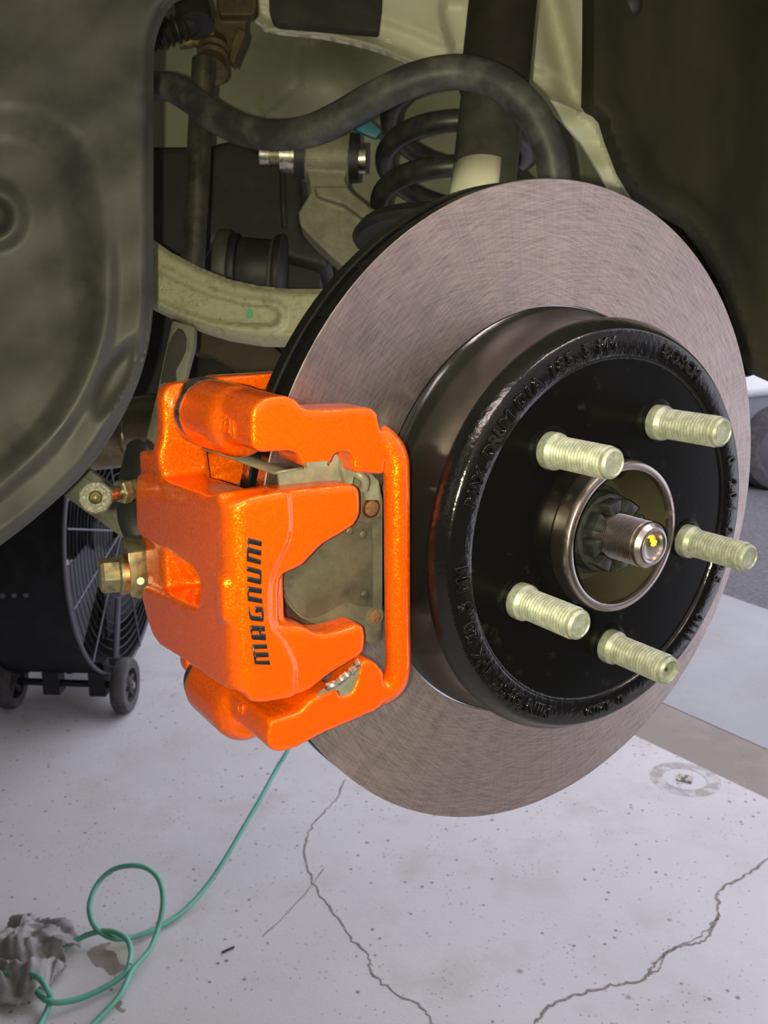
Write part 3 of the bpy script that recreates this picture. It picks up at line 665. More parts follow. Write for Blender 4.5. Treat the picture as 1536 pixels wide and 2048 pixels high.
bj = thing('hose_fitting', 'yellowed steel hose block with hex bolt and copper washer beside the orange caliper', 'hose fitting', at(265, 1150, y=128))
blkp = [(256, 1106), (299, 1099), (306, 1120), (292, 1190), (282, 1200), (262, 1194), (256, 1180)]
bm = bmesh.new(); prism(bm, pxy(blkp, 118), V((3, 18, 3))); bevel(link('block', bm, GALV, bj), .8, 2)
bm = bmesh.new(); pc = at(281, 1162, y=117.8); lathe(bm, [(1.9, 0), (1.8, .4), (0, .5)], pc, (0, -1, 0), 12); link('paint_dot', bm, LABELW, bj)
h0 = at(250, 1148, y=122); hx = (at(200, 1152, y=124) - h0).normalized()
bm = bmesh.new(); lathe(bm, [(5.5, -1), (9.3, -1), (9.3, 1.0), (5.5, 1.0)], h0, hx, 32, True); link('copper_washer', bm, COPPER, bj)
bm = bmesh.new(); lathe(bm, [(0, 1), (9.6, 1), (9.6, 2.4), (8.6, 3.2), (0, 3.2)], h0, hx, 32); link('bolt_flange', bm, GALV, bj)
bm = bmesh.new(); lathe(bm, [(0, 3), (8.4, 3), (8.4, 10), (7.4, 11.4), (0, 11.2)], h0, hx, 6); link('bolt_head', bm, GALV, bj, False)
bm = bmesh.new(); tube(bm, catmull([at(300, 1094, y=138), at(285, 1082, y=142), at(265, 1040, y=150), at(262, 1000, y=170), at(262, 960, y=215), at(275, 900, y=260)], 6), 7, 14); link('rubber_hose', bm, RUBBER, bj)

# ================================================================== left splash shield and right arch liner
edge = [(346, 0), (330, 18), (318, 45), (308, 80), (305, 120), (304, 250), (304, 450), (304, 590), (301, 640), (293, 695), (278, 750), (258, 800), (232, 850), (200, 900), (165, 945), (120, 990), (62, 1040), (0, 1088)]
shield_px = [(370, -40)] + edge + [(-60, 1130), (-130, 1180), (-130, -60)]
rec = [(-140, 262), (-40, 236), (20, 232), (70, 238), (110, 255), (140, 285), (158, 325), (172, 380), (182, 440), (192, 520), (200, 600), (198, 660), (186, 710), (160, 760), (110, 830), (40, 890), (-60, 950), (-140, 1000)]
def d_shield(x, y):
    e = segdist(x, y, edge)
    d = 600 + (x - 300) * .05
    d += 11 * (1 - sstep(0, 26, e)) ** 2                                  # rolled outer edge
    d -= 7 * sstep(62, 92, e) * (1 - sstep(92, 140, e)) * sstep(350, 620, y)
    s = segdist(x, y, rec); s = s if inside(x, y, rec) else -s
    d += 13 * sstep(-34, 62, s) * (1 - sstep(560, 860, y))                # big dished recess
    r = math.hypot(x + 14, y - 432)
    d += 8 * (1 - sstep(16, 40, r)) - 6 * sstep(24, 46, r) * (1 - sstep(46, 80, r))
    # hollow beside the lower rim
    q = math.hypot(((x - 236) * .86 + (y - 752) * .5) / 30, (-(x - 236) * .5 + (y - 752) * .86) / 95)
    d += 11 * (1 - sstep(.3, 1.15, q))
    d += 1.2 * math.sin(x * .031 + y * .017) * math.sin(y * .023 - x * .011)
    return d
tag(relief('splash_shield', shield_px, d_shield, LINERPL, None, 6, 4.0), 'dusty grey black plastic splash shield with a dished recess and round dimple', 'splash shield')

ledge = [(1167, -40), (1166, 120), (1164, 210), (1172, 222), (1188, 230), (1199, 243), (1212, 285), (1235, 345), (1265, 395), (1285, 412), (1335, 436), (1368, 455), (1400, 495), (1440, 560), (1468, 640), (1486, 715), (1500, 744), (1540, 762), (1620, 790)]
def d_liner(x, y):
    e = segdist(x, y, ledge)
    d = 760 + (x - 1170) * .12
    d += 14 * (1 - sstep(0, 26, e)) ** 2 - 6 * (1 - sstep(8, 40, abs(e - 38)))
    d += 10 * (1 - sstep(10, 70, abs(x - (1502 - (y - 700) * -.02)))) * sstep(200, 600, y)
    d += 3 * math.sin(x * .02) + 2 * math.sin(y * .013 + x * .01)
    return d
liner = thing('arch_liner', 'tall dark fibre wheel arch liner to the right above the rotor', 'arch liner', at(1400, 700, d=790))
relief('liner_sheet', ledge + [(1660, 700), (1660, -40)], d_liner, LINERDK, liner, 11, 4.0, False)
bm = bmesh.new(); prism(bm, pxd([(1290, 395), (1400, 468), (1482, 640), (1506, 750), (1440, 752), (1370, 600), (1290, 480)], 850), FW * 12); link('gap_shade_plate', bm, LINERDK, liner, False)  # added dark plate, stands in for the shaded gap beside the rotor edge
c = at(1263, 12, d=771); v_ = (CAM - c).normalized()
bm = bmesh.new(); lathe(bm, [(8.6, -3), (8.4, .3), (7.4, 1.2), (6.4, .4), (0, .2)], c, v_, 28); link('push_clip', bm, SUBFR, liner)

# ================================================================== body shell above and around the wheel
body = thing('car_body', 'pale painted car body sheet metal of the wheel well', 'car body', (0, 700, 100))
def bbox(name, x0, x1, y0, y1, z0, z1, m):
    bm = bmesh.new(); box(bm, ((x0 + x1) / 2, (y0 + y1) / 2, (z0 + z1) / 2), (x1 - x0, y1 - y0, z1 - z0)); return link(name, bm, m, body, False)
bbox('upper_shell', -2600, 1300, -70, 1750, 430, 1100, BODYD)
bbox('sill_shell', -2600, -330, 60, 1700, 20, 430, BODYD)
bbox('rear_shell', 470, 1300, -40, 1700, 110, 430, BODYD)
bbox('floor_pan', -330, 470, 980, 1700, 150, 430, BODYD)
bm = bmesh.new()                                               # outer wing with its wheel arch cut-out
arc = [V((-20 + 395 * math.cos(a), -88, 60 + 395 * math.sin(a))) for a in [math.pi * k / 24 for k in range(25)]]
prism(bm, [V((1300, -88, 40))] + arc + [V((-2600, -88, 40)), V((-2600, -88, 1100)), V((1300, -88, 1100))], (0, 18, 0)); link('wing_panel', bm, WHITEC, body, False)
# inner wheelhouse: pressed sheet with a bulge, a step and a joint
def d_house(x, y):
    d = 1060 - .05 * (x - 700)
    d -= 60 * math.exp(-((x - 640) / 130) ** 2 - ((y - 165) / 90) ** 2)
    cy = [(-80, 700), (60, 650), (90, 608), (130, 600), (170, 604), (205, 560), (240, 515), (330, 400), (600, 200)]
    xc = next((b1 + (b2 - b1) * (y - a1) / (a2 - a1) for (a1, b1), (a2, b2) in zip(cy, cy[1:]) if a1 <= y <= a2), 400)
    d += 20 * sstep(-16, 14, x - xc)
    d += 30 * math.exp(-((x - 800) / 60) ** 2 - ((y - 200) / 60) ** 2)
    return d
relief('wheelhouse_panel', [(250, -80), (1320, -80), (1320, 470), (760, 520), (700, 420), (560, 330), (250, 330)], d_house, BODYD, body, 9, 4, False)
rail = [(500, -70), (505, 10), (512, 38), (528, 52), (560, 58), (640, 66), (700, 78), (752, 92), (800, 110), (850, 132), (905, 152), (990, 175), (1075, 192), (1118, 205), (1160, 222), (1200, 225), (1200, -70)]
def d_rail(x, y):
    e = segdist(x, y, rail[1:-2])
    d = 905 - .02 * (x - 800)
    d -= 7 * (1 - sstep(2, 14, e)) - 9 * (1 - sstep(10, 30, abs(e - 30)))
    d += 26 * sstep(0, 26, x - (873 + max(0, y - 30) * .25)) * (1 - sstep(30, 70, x - (895 + max(0, y - 30) * .25))) * sstep(-10, 40, y + 20)
    d += 30 * math.exp(-((x - 1100 - y * .25) / 26) ** 2)
    return d
relief('body_rail', rail, d_rail, BODY, body, 8, 12, False)
sl = [(512, 40), (530, 56), (565, 60), (600, 66), (640, 66), (690, 76), (745, 90), (800, 112), (850, 134), (905, 154)]
bm = bmesh.new(); P = catmull([(*p, 0) for p in sl], 6); tube(bm, [at(p.x, p.y + .8 * math.sin(i * 1.1), d=899) for i, p in enumerate(P)], [1.7 + .6 * math.sin(i * .9) for i in range(len(P))], 8); link('seam_sealer', bm, SEAL, body)
flange = [(1062, 190), (1100, 200), (1165, 224), (1186, 232), (1200, 245), (1214, 288), (1238, 345), (1266, 392), (1300, 420), (1270, 420), (1222, 385), (1196, 340), (1160, 282), (1122, 240), (1085, 205)]
def d_fl(x, y):
    e = segdist(x, y, flange[2:9]); return 830 - 14 * (1 - sstep(0, 12, e)) + 4 * math.sin(y * .07)
relief('arch_flange', flange, d_fl, BODY, body, 8, 4, False)
bm = bmesh.new(); prism(bm, pxd([(537, -40), (538, 20), (544, 38), (556, 45), (650, 53), (757, 62), (764, 10), (766, -40)], 885), FW * 14); bevel(link('foam_pad', bm, FOAM, body), 2.0, 2)
for q in ((528, 18), (776, 84), (1180, 60)):
    bm = bmesh.new(); lathe(bm, [(4.6, -1), (4.4, 1.0), (3, 1.6), (2.4, .9), (0, .8)], at(*q, d=d_rail(*q) - .5), -FW, 20); link('spot_weld', bm, BODY, body)

# ================================================================== suspension behind the rotor
bm = bmesh.new()
bar_px = [(316, 172, 790), (345, 176, 780), (385, 200, 765), (430, 235, 750), (485, 261, 735), (545, 270, 720), (610, 264, 705), (670, 240, 692), (740, 200, 680), (810, 166, 670), (870, 148, 664), (930, 145, 660), (985, 160, 656), (1030, 190, 654), (1068, 232, 654), (1096, 290, 656), (1108, 345, 660), (1112, 420, 668)]
tube(bm, catmull([at(a, b, d=c) for a, b, c in bar_px], 6), [11.3] * 103, 24)
tag(link('stabilizer_bar', bm, BARMAT), 'thick wavy black bar arching over the shock absorber', 'stabilizer bar')

shock = thing('shock_absorber', 'dusty dark shock absorber tube behind the top of the rotor', 'shock absorber', at(960, 480, d=745))
s0, s1, s2 = at(1012, -60, d=770), at(988, 170, d=755), at(956, 480, d=735)
bm = bmesh.new(); cyl(bm, s0, s1 + (s1 - s0) * .05, 27.0, 48); link('dust_tube', bm, SHOCKUP, shock)
bm = bmesh.new(); cyl(bm, s1 - (s2 - s1) * .1, s2, 25.0, 48); link('damper_body', bm, SHOCKLO, shock)
a_, u_, w_ = frame(s2 - s1)
bm = bmesh.new(); prev = None
tocam = (CAM - s2); tocam = (tocam - a_ * tocam.dot(a_)).normalized(); side = a_.cross(tocam)
if side.dot(RT) < 0: side = -side
lt = s1 + (s2 - s1) * ((345 - 170) / (480 - 170)); lb = s1 + (s2 - s1) * .82
for k in range(13):
    an = math.radians(-100 + k * 10.5); rr = 25.35
    off = tocam * (rr * math.cos(an)) + side * (rr * math.sin(an)); cur = (bm.verts.new(lt + off), bm.verts.new(lb + off))
    if prev: bm.faces.new((prev[0], cur[0], cur[1], prev[1]))
    prev = cur
o = link('paper_label', bm, LABELW, shock); s = o.modifiers.new('s', 'SOLIDIFY'); s.thickness = .3 * K; bake(o)

sp = thing('coil_spring', 'black coil spring beside the shock absorber', 'coil spring', at(900, 430, d=800))
bm = bmesh.new(); q0, q1 = at(921, 236, d=850), at(898, 455, d=840); a_, u_, w_ = frame(q1 - q0); L_ = (q1 - q0).length
pts = [q0 + a_ * (L_ * t / 120) + (u_ * math.cos(t * .135 + 1.2) + w_ * math.sin(t * .135 + 1.2)) * 62 for t in range(121)]
tube(bm, pts, 9.0, 14); link('coil', bm, SPRING, sp)
bm = bmesh.new(); lathe(bm, [(40, 0), (74, 0), (78, 5), (74, 12), (40, 14)], at(885, 505, d=822), (q0 - q1), 40, True); link('spring_seat', bm, SUBFR, sp)
bm = bmesh.new(); prism(bm, pxd([(702, 254), (722, 241), (740, 240), (764, 262), (752, 276), (730, 268)], 828), FW * 6); bevel(link('paint_daub', bm, BLUE, sp), 1, 2)

ua = thing('upper_arm', 'pale cast control arm with a black bushing left of the spring', 'control arm', at(650, 430, d=830))
arm = [(612, 285), (622, 262), (688, 262), (697, 300), (693, 340), (690, 362), (704, 385), (735, 408), (780, 440), (850, 490), (850, 640), (760, 590), (712, 552), (670, 520), (625, 478), (600, 450), (596, 425), (610, 402), (621, 385), (618, 362), (612, 340)]
bm = bmesh.new(); prism(bm, pxd(arm, 835), FW * 34)
e0, e1 = at(612, 312, d=850), at(700, 316, d=850); cyl(bm, e0, e1, 23, 32)
rib = [(628, 372), (690, 372), (780, 448), (850, 500), (850, 520), (770, 470), (690, 410), (634, 392)]
prism(bm, pxd(rib, 828), FW * 20)
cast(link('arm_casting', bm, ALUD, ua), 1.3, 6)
ed = (e1 - e0).normalized()
for p, r, m, l0, l1, nm in ((e0, 20, RUBBER, -9, 3, 'rubber_bush'), (e1, 21, RUBBER, -3, 8, 'rubber_bush'), (e0, 15.5, SILVER, -22, -8, 'bolt_flange'), (e0, 8.5, GALV, -33, -20, 'bolt'), (e0, 11, SILVER, -40, -32, 'bolt_head'), (e1, 13, SILVER, 7, 14, 'nut')):
    bm = bmesh.new(); cyl(bm, p + ed * l0, p + ed * l1, r, 24); link(nm, bm, m, ua)

low = [(280, 458), (305, 478), (340, 503), (400, 535), (460, 559), (520, 572), (580, 578), (640, 578), (720, 575), (720, 690), (640, 688), (580, 683), (520, 682), (450, 671), (400, 656), (340, 630), (303, 612), (280, 600)]
slot = [(270, 520), (305, 537), (360, 566), (420, 592), (480, 608), (540, 615), (553, 620), (558, 630), (555, 642), (542, 649), (480, 649), (420, 640), (360, 620), (305, 592), (270, 575)]
def d_low(x, y):
    top_ = low[1:9]; e = segdist(x, y, low, True)
    s = segdist(x, y, slot, True); s = s if inside(x, y, slot) else -s
    d = 742 - .05 * (x - 300) + 7 * (1 - sstep(0, 16, e)) ** 2
    d += 3.2 * sstep(-4, 4, s) - 2.0 * (1 - sstep(3, 12, abs(s + 8)))
    return d
la = thing('lower_arm', 'pale speckled cast arm with a long slot and green dot', 'control arm', at(450, 650, d=735))
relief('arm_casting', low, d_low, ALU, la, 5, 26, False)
bm = bmesh.new(); gp = at(499, 627, d=d_low(499, 627) - .4); lathe(bm, [(0, .3), (2.9, .3), (3.0, 0), (0, -.5)], gp, -FW, 20)
for v in bm.verts: v.co = gp + (v.co - gp) + UP * ((v.co - gp).dot(UP) * .35)
link('green_dot', bm, GREEN, la)
bm = bmesh.new(); d_ = d_low(380, 606) - .2
for ch, x, y in (('4', 322, 573), ('8', 334, 579), ('2', 346, 584), ('4', 364, 592), ('A', 385, 601), ('A', 400, 609)):
    place_text(bm, ch, 8.5, .7, at(x, y, d=d_low(x, y) - .3), (RT - UP * .5), (UP + RT * .5))
link('cast_characters', bm, ALU, la, False)

bm = bmesh.new(); tube(bm, catmull([at(408, 120, d=800), at(404, 190, d=800), at(400, 252, d=796), at(394, 380, d=790), at(386, 512, d=784), at(376, 600, d=775), at(360, 700, d=765)], 6), 9.8, 20)
tag(link('vertical_link', bm, RODMAT), 'dark upright steel link rod left of the pale arms', 'link rod')

lk = thing('toe_link', 'dusty olive flat link slanting down behind the caliper', 'suspension link', at(300, 900, d=700))
bm = bmesh.new(); prism(bm, pxd([(344, 640), (390, 652), (388, 690), (375, 740), (362, 790), (340, 880), (330, 960), (268, 985), (290, 880), (312, 790), (330, 700)], 742), FW * 12); bevel(link('link_bar', bm, LINKGR, lk), 2, 2)
bm = bmesh.new(); prism(bm, pxd([(356, 655), (366, 660), (372, 675), (370, 700), (362, 720), (350, 740), (352, 765), (334, 770), (330, 762), (320, 768), (326, 735), (336, 690), (346, 668)], 739), FW * 6); bevel(link('rubber_sleeve', bm, FOAM, lk), 1.2, 2)
tl = thing('lateral_link', 'pale olive ribbed link bar behind the round bleeder cap', 'suspension link', at(200, 1010, d=720))
bm = bmesh.new(); prism(bm, pxd([(140, 905), (172, 935), (268, 1002), (258, 1030), (255, 1082), (236, 1070), (118, 985), (96, 968)], 722), FW * 14); bevel(link('link_bar', bm, LINKGR, tl), 1.6, 2)
bm = bmesh.new(); prism(bm, pxd([(150, 938), (160, 947), (250, 1010), (247, 1020), (150, 952), (140, 945)], 720), FW * 4); bevel(link('pressed_rib', bm, LINKGR, tl), 1, 2)

# brake line bracket near the top left
br = thing('line_bracket', 'brown rusty bracket holding a brass line fitting at the top', 'bracket', at(450, 100, d=840))
bm = bmesh.new(); prism(bm, pxd([(432, -30), (514, -30), (514, 22), (506, 30), (480, 33), (492, 45), (488, 70), (470, 118), (464, 130), (452, 122), (440, 85), (424, 38), (432, 28)], 842), FW * 5)
prism(bm, pxd([(474, 52), (492, 60), (486, 80), (466, 128), (458, 118), (462, 90)], 830), FW * 14); prism(bm, pxd([(434, -30), (512, -30), (513, 18), (504, 30), (440, 30), (436, 15)], 832), FW * 12)
cast(link('bracket_plate', bm, RUST, br), 1.2, 3)
bm = bmesh.new(); prism(bm, pxd([(386, 58), (418, 30), (436, 88), (410, 98), (384, 84), (356, 92), (358, 80)], 832), FW * 10); bevel(link('brass_block', bm, BRASS, br), 2, 2)
f0, f1 = at(432, 82, d=845), at(416, 168, d=822)
bm = bmesh.new(); lathe(bm, [(0, 0), (10, 0), (12, 10), (15, 14), (13, 17), (14, 22), (12, 25), (13.5, 32), (14.5, 38), (12, 38), (0, 36)], f0, f1 - f0, 28); link('ferrule', bm, RUST, br)
bm = bmesh.new(); tube(bm, catmull([at(410, 142, d=816), at(406, 156, d=814), at(403, 176, d=808)], 5), 1.5, 8); link('white_wire', bm, LABELW, br)

hs = thing('corrugated_hose', 'black corrugated hose elbow at the top left corner', 'hose', at(360, 60, d=800))
bm = bmesh.new(); P = catmull([at(300, 78, d=800), at(335, 64, d=800), at(368, 52, d=802), at(385, 40, d=806), at(384, 10, d=810), at(372, -30, d=815)], 14)
tube(bm, P, [10 + (1.6 * math.sin(i * 1.3) if i < 30 else 0) for i in range(len(P))], 18); link('hose_tube', bm, RUBBER, hs)
bm = bmesh.new(); tube(bm, catmull([at(392, 52, d=800), at(386, 20, d=806), at(372, -40, d=815)], 6), 14.5, 20); link('sleeve', bm, RUBBER, hs)

# dark subframe, bushing, crossmember, exhaust
sf = thing('subframe', 'dark painted subframe casting behind the upright link', 'subframe', at(450, 560, d=990))
bm = bmesh.new(); prism(bm, pxd([(250, 290), (420, 290), (470, 275), (520, 300), (585, 330), (600, 350), (606, 400), (600, 450), (660, 500), (660, 540), (560, 512), (470, 488), (430, 480), (410, 520), (250, 520)], 960), FW * 120); cast(link('housing', bm, SUBFR, sf), 4, 6)
for x in (565,):
    bm = bmesh.new(); tube(bm, catmull([at(x, 320, d=956), at(x + 1, 400, d=954), at(x + 4, 455, d=956)], 4), 3, 10); link('rib', bm, SUBFR, sf)
bm = bmesh.new(); prism(bm, pxd([(255, 540), (430, 500), (760, 480), (760, 780), (560, 830), (330, 830), (255, 800)], 1180), FW * 60); link('dark_fill_plate', bm, SUBFR, sf, False)  # added dark sheet, fills bright gaps where the underside lies in shade
bsh = thing('subframe_bushing', 'dark round bushing in a housing above the pale lower arm', 'bushing', at(520, 580, d=930))
b0, b1 = at(435, 535, d=925), at(562, 545, d=925)
for (t0, t1, r, m, nm) in ((0, .22, 36, DUSK, 'pale_end_cap'), (.2, .34, 33, RUBBER, 'rubber_ring'), (.34, .86, 30, SUBFR, 'sleeve'), (.84, .9, 32, DUSK, 'pale_ring'), (.9, 1.05, 35, RUBBER, 'rubber_ring'), (1.0, 1.03, 36, BROWN, 'rusty_lip')):
    bm = bmesh.new(); cyl(bm, b0.lerp(b1, t0), b0.lerp(b1, t1), r, 36); bevel(link(nm, bm, m, bsh), 2, 2)
bm = bmesh.new(); prism(bm, pxd([(430, 480), (600, 500), (640, 520), (640, 600), (560, 600), (420, 600)], 985), FW * 40)
link('bushing_housing', bm, SUBFR, bsh, False)
cm = bmesh.new(); prism(cm, pxd([(380, 640), (520, 672), (600, 735), (640, 800), (560, 800), (470, 740), (412, 706), (380, 705)], 930), FW * 40)
tag(bevel(link('crossmember', cm, BROWN), 3, 2), 'brown rusted crossmember below the pale arm', 'crossmember')
bm = bmesh.new(); prism(bm, pxd([(395, 700), (440, 715), (520, 760), (600, 800), (520, 860), (390, 860)], 1000), FW * 30)
tag(bevel(link('heat_shield', bm, SUBFR), 3, 2), 'dark plate just above the orange caliper bracket', 'heat shield')
ex = thing('exhaust_pipe', 'brushed steel exhaust muffler with a weld ring left of the caliper', 'exhaust', at(250, 880, d=1050))
e0, e1 = at(120, 880, d=1080), at(420, 845, d=1040)
bm = bmesh.new(); cyl(bm, e0, e1, 38, 56); link('pipe', bm, EXHAUST, ex)
bm = bmesh.new(); ee = (e1 - e0).normalized(); lathe(bm, [(38, -4), (39.6, -2), (39.6, 2), (38, 4)], at(272, 862, d=1059), ee, 56); link('weld_ring', bm, EXHAUST, ex)
bm = bmesh.new(); lathe(bm, [(0, -60), (20, -60), (37, -14), (38.5, -6)], e0, ee, 40); link('pipe_end', bm, EXHAUST, ex)

# ================================================================== drum fan standing on the floor
FC = at(238, 1062, d=3560); FA = V((.80, -.60, 0)).normalized(); FS_ = V((-FA.y, FA.x, 0)); FR = 520
fan = thing('drum_fan', 'big black drum fan on two wheels behind the left side of the car', 'fan', (FC.x, FC.y, FLOOR))
dep = 330
bm = bmesh.new(); lathe(bm, [(FR, 0), (FR, -dep), (FR - 4, -dep), (FR - 4, 0)], FC, FA, 96, True); link('drum', bm, FANBLK, fan)
for t in (0, -dep):
    bm = bmesh.new(); P = [FC + FA * t + (FS_ * math.cos(a) + V((0, 0, 1)) * math.sin(a)) * (FR + 2) for a in [2 * math.pi * k / 96 for k in range(97)]]; tube(bm, P, 7, 8, False); link('drum_rim', bm, FANWIRE if t == 0 else FANBLK, fan)
for side, t in ((1, 6), (0, -dep - 6)):
    for k in range(1, 15):
        r = 60 + (FR - 70) * k / 14.5; bm = bmesh.new()
        P = [FC + FA * t + (FS_ * math.cos(a) + V((0, 0, 1)) * math.sin(a)) * r for a in [2 * math.pi * j / 64 for j in range(65)]]; tube(bm, P, 1.8, 5, False); link('guard_ring', bm, FANBLK if k % 3 else FANHUB, fan)
    for k in range(6):
        a = math.pi * k / 6 + .25; dv = FS_ * math.cos(a) + V((0, 0, 1)) * math.sin(a); bm = bmesh.new(); tube(bm, [FC + FA * (t + 3) - dv * FR, FC + FA * (t + 3) + dv * FR], 3.4, 6); link('guard_spoke', bm, FANWIRE if side else FANHUB, fan)
bm = bmesh.new(); cyl(bm, FC - FA * 250, FC - FA * 60, 110, 32); link('motor', bm, FANHUB, fan)
for k in range(4):
    a = math.pi * k / 2 + .5; dv = FS_ * math.cos(a) + V((0, 0, 1)) * math.sin(a); tv = FA.cross(dv); bm = bmesh.new()
    prism(bm, [FC - FA * 60 + dv * 70 - tv * 30 - FA * 20, FC - FA * 60 + dv * 470 - tv * 120 - FA * 60, FC - FA * 60 + dv * 480 + tv * 100 + FA * 30, FC - FA * 60 + dv * 70 + tv * 40 + FA * 20], FA * 4); link('blade', bm, FANHUB, fan, False)
for s_ in (-.32, .32):
    bm = bmesh.new(); tube(bm, [FC - FA * 160 + FS_ * (s_ * FR) - V((0, 0, FR * .95)), FC - FA * 160 + FS_ * (s_ * FR) + V((0, 0, FR * .95))], 14, 8); link('motor_strut', bm, FANHUB, fan)
for k in range(3):
    dd = next(d for d in range(2600, 4200, 4) if ((lambda w: (w - FA * w.dot(FA)).length)(at(6 + 23 * k, 1190, d=d) - FC)) <= FR)
    p = at(6 + 23 * k, 1190, d=dd); dv = (p - FC); dv = (dv - FA * dv.dot(FA)).normalized(); ctr = FC + FA * ((p - FC).dot(FA))
    bm = bmesh.new(); lathe(bm, [(0, 0), (9, 0), (8, 5), (0, 6)], ctr + dv * FR, dv, 12); link('bolt', bm, FANWIRE, fan)
# undercarriage: axle, brackets, two wheels
w1 = at(250, 1370, z=FLOOR + 100); w2 = at(22, 1362, z=FLOOR + 100)
bm = bmesh.new(); tube(bm, [w1, w2], 13, 10); link('axle', bm, FANHUB, fan)
for t in (.22, .62):
    c = w1.lerp(w2, t); bm = bmesh.new(); box(bm, c + V((0, 0, 30)), (60, 60, 130), Matrix.Rotation(-.64, 3, 'Z')); link('bracket', bm, FANHUB, fan, False)
for i, w in enumerate((w1, w2)):
    wo = None; bm = bmesh.new(); lathe(bm, [(62, 24), (92, 26), (99, 18), (100, 0), (99, -18), (92, -26), (62, -24)], w, FA, 48, True); wo = link('wheel_tyre', bm, TYRE, fan)
    bm = bmesh.new(); lathe(bm, [(0, 27), (22, 27), (24, 18), (24, -18), (0, -18)], w, FA, 24); link('hub', bm, TYRE, wo)
    bm = bmesh.new(); lathe(bm, [(0, 34), (12, 34), (13, 26), (0, 26)], w, FA, 16); link('axle_cap', bm, SILVER, wo)
    bm = bmesh.new(); lathe(bm, [(63, -2), (63, 2), (0, 2), (0, -2)], w, FA, 32); link('wheel_disc', bm, FANBLK, wo)
    for k in range(5):
        a = 2 * math.pi * k / 5 + .3; dv = FS_ * math.cos(a) + V((0, 0, 1)) * math.sin(a); bm = bmesh.new(); tube(bm, [w + dv * 20 + FA * 8, w + dv * 66 + FA * 8], 9, 8); link('wheel_spoke', bm, TYRE, wo)
bm = bmesh.new(); tube(bm, [w1 + V((0, 0, 105)) - FA * 30, at(236, 1195, d=3400)], 10, 8); link('stay_rod', bm, FANWIRE, fan)

# far wall with an opening that lets daylight in, hung with plastic strips
yb = 6200
g0, g1 = at(190, 900, y=yb).x, at(250, 900, y=yb).x
wl.location = V((0, yb, FLOOR)) * K
wseg(-9000, g0 - 60, FLOOR, 2600, y=yb); wseg(g1 + 900, 3600, FLOOR, 2600, y=yb)
zt = at(200, 905, y=yb).z
wseg(g0 - 60, g1 + 900, zt, 2600, y=yb)
hz = at(200, 1120, y=yb).z + 250
wseg(g0 - 60, g1 + 900, FLOOR, hz - 250, y=yb)
for k in range(9):
    x = g0 - 20 + k * 118; bm = bmesh.new(); box(bm, (x, yb + 40 + 20 * (k % 2), (hz - 250 + zt) / 2), (100, 5, zt - hz + 250)); tag(link('curtain_strip', bm, CURT, wl, False))

# ================================================================== white vehicle outside, at the right
vx = thing('parked_vehicle', 'white vehicle with grey lower trim parked outside behind the rotor', 'vehicle', at(1560, 980, z=FLOOR))
dv0 = 7000
bm = bmesh.new(); prism(bm, pxd([(1420, 600), (1420, 792), (1445, 800), (1536, 790), (1900, 770), (1900, 560)], dv0), FW * 1500); bevel(link('white_bodywork', bm, WHITEC, vx), 60, 3)
bm = bmesh.new(); prism(bm, pxd([(1425, 790), (1440, 868), (1530, 860), (1900, 830), (1900, 770)], dv0 + 60), FW * 1400); bevel(link('grey_bumper', bm, GREYC, vx), 30, 2)
bm = bmesh.new(); prism(bm, pxd([(1440, 860), (1450, 885), (1900, 870), (1900, 830)], dv0 + 40), FW * 60); bevel(link('lower_trim', bm, CURT, vx), 10, 2)
bm = bmesh.new(); prism(bm, pxd([(1440, 870), (1452, 960), (1900, 950), (1900, 850)], dv0 + 250), FW * 1000); link('underside', bm, DARKC, vx, False)
wc = at(1572, 900, d=dv0 + 40); 
bm = bmesh.new(); lathe(bm, [(0, 20), (190, 20), (200, -10), (230, -20), (300, -5), (330, 60), (330, 200), (0, 200)], wc, FW + V((0, 0, .24)), 48); wv = link('tyre', bm, TYRE, vx)
bm = bmesh.new(); lathe(bm, [(0, -12), (60, -16), (196, 4), (200, 30), (0, 30)], wc, FW + V((0, 0, .24)), 40); link('wheel_rim', bm, FANWIRE, wv)

# ================================================================== green hose and rag on the floor
hz_px = [(-40, 1968, 16), (0, 1948, 30), (40, 1944, 45), (70, 1952, 60), (92, 1976, 55), (101, 2000, 40), (92, 2030, 24), (75, 2055, 10), (60, 2080, 8)]
hose = thing('green_hose', 'thin green plastic hose looped loosely on the concrete floor', 'hose', at(200, 1900, z=FLOOR))
main = [(165, 2070, 8), (200, 2035, 10), (240, 1990, 16), (265, 1940, 24), (300, 1898, 30), (318, 1850, 48), (326, 1800, 90), (318, 1760, 120), (295, 1737, 140), (262, 1731, 145), (225, 1740, 130), (195, 1768, 105), (179, 1808, 80), (184, 1843, 55), (203, 1866, 34), (235, 1878, 22), (275, 1872, 12), (325, 1850, 10), (370, 1820, 14), (415, 1770, 34), (455, 1710, 70), (490, 1650, 105), (525, 1590, 140), (552, 1540, 170), (576, 1500, 200), (600, 1450, 225)]
loop = [(75, 2060, 8), (90, 2030, 10), (101, 1998, 24), (92, 1975, 46), (76, 1955, 50), (50, 1945, 40), (20, 1945, 30), (-20, 1952, 20), (-60, 1965, 14)]
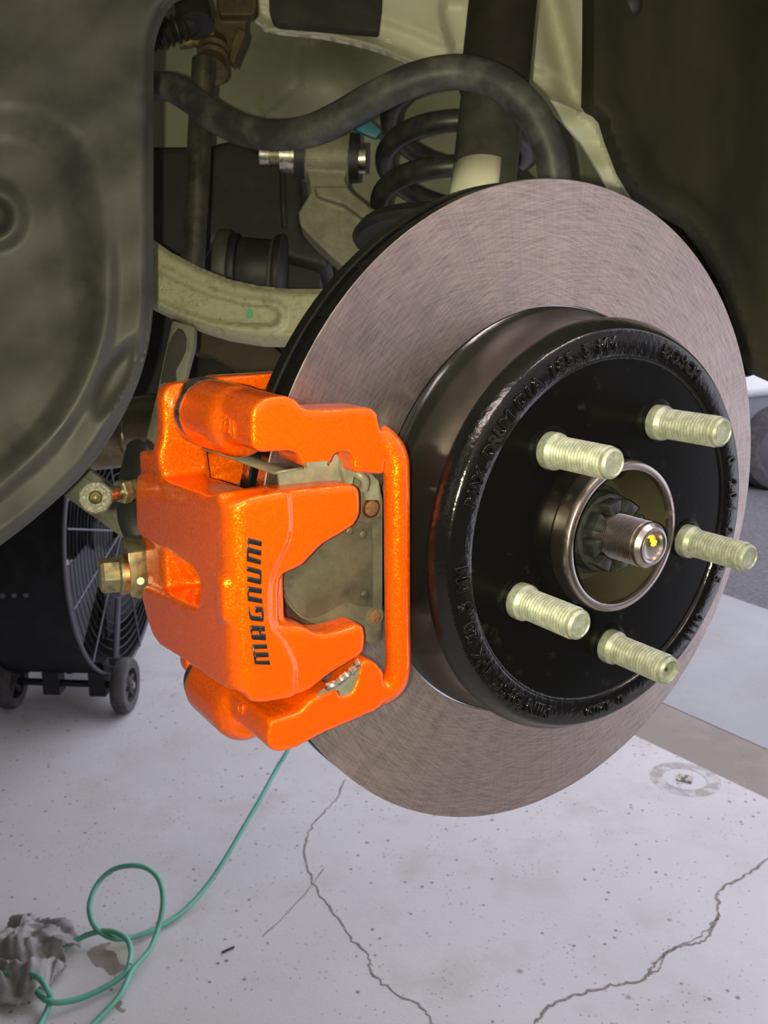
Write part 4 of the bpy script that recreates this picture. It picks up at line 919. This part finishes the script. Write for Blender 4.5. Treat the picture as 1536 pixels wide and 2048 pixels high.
loop2 = [(258, 1930, 30), (262, 1905, 34), (256, 1882, 38), (238, 1868, 40), (212, 1862, 38), (180, 1868, 30), (145, 1885, 16), (115, 1908, 8), (90, 1938, 8), (76, 1962, 12), (75, 1982, 20), (88, 1998, 26), (112, 2005, 22), (150, 2000, 16), (190, 1985, 14), (228, 1964, 16), (250, 1946, 22), (258, 1930, 30)]
for i, path in enumerate((main, loop, loop2)):
    P = catmull([at(a, b, z=FLOOR + h) for a, b, h in path], 8); bm = bmesh.new(); tube(bm, P, 6.4, 12); link('hose_run', bm, HOSE, hose)

def rag(px, size, seed):
    random.seed(seed); bm = bmesh.new(); n = 46; c = at(*px, z=FLOOR)
    ph = [(random.uniform(-1, 1), random.uniform(-1, 1), random.uniform(0, 6)) for _ in range(9)]
    g = []
    for i in range(n + 1):
        row = []
        for j in range(n + 1):
            u, v = i / n * 2 - 1, j / n * 2 - 1
            r = math.hypot(u, v); f = 1 - .22 * math.sin(3 * math.atan2(v, u) + seed) 
            h = 0
            for k, (a, b, p) in enumerate(ph): h += abs(math.sin((a * u + b * v) * (4 + k * 1.1) + p)) * (1.2 / (1 + k * .25))
            h = max(1, (h * 20 - 40)) * max(0, 1 - r ** 3 * .5)
            x = u * f + .12 * math.sin(4 * v + seed); y = v * f + .12 * math.sin(5 * u)
            row.append(bm.verts.new(c + V((x * size[0], y * size[1], h + 2))))
        g.append(row)
    for i in range(n):
        for j in range(n):
            u, v = (i + .5) / n * 2 - 1, (j + .5) / n * 2 - 1
            if math.hypot(u, v) < .98 - .16 * math.sin(5 * math.atan2(v, u) + seed): bm.faces.new((g[i][j], g[i + 1][j], g[i + 1][j + 1], g[i][j + 1]))
    bmesh.ops.delete(bm, geom=[v for v in bm.verts if not v.link_faces], context='VERTS')
    o = link('rag', bm, RAG); s = o.modifiers.new('s', 'SOLIDIFY'); s.thickness = 3 * K; s.offset = 1; bake(o)
    for p in o.data.polygons: p.use_smooth = True
    return o
tag(rag((46, 1918), (115, 150), 4), 'crumpled grey cloth rag on the floor at the lower left corner', 'rag')
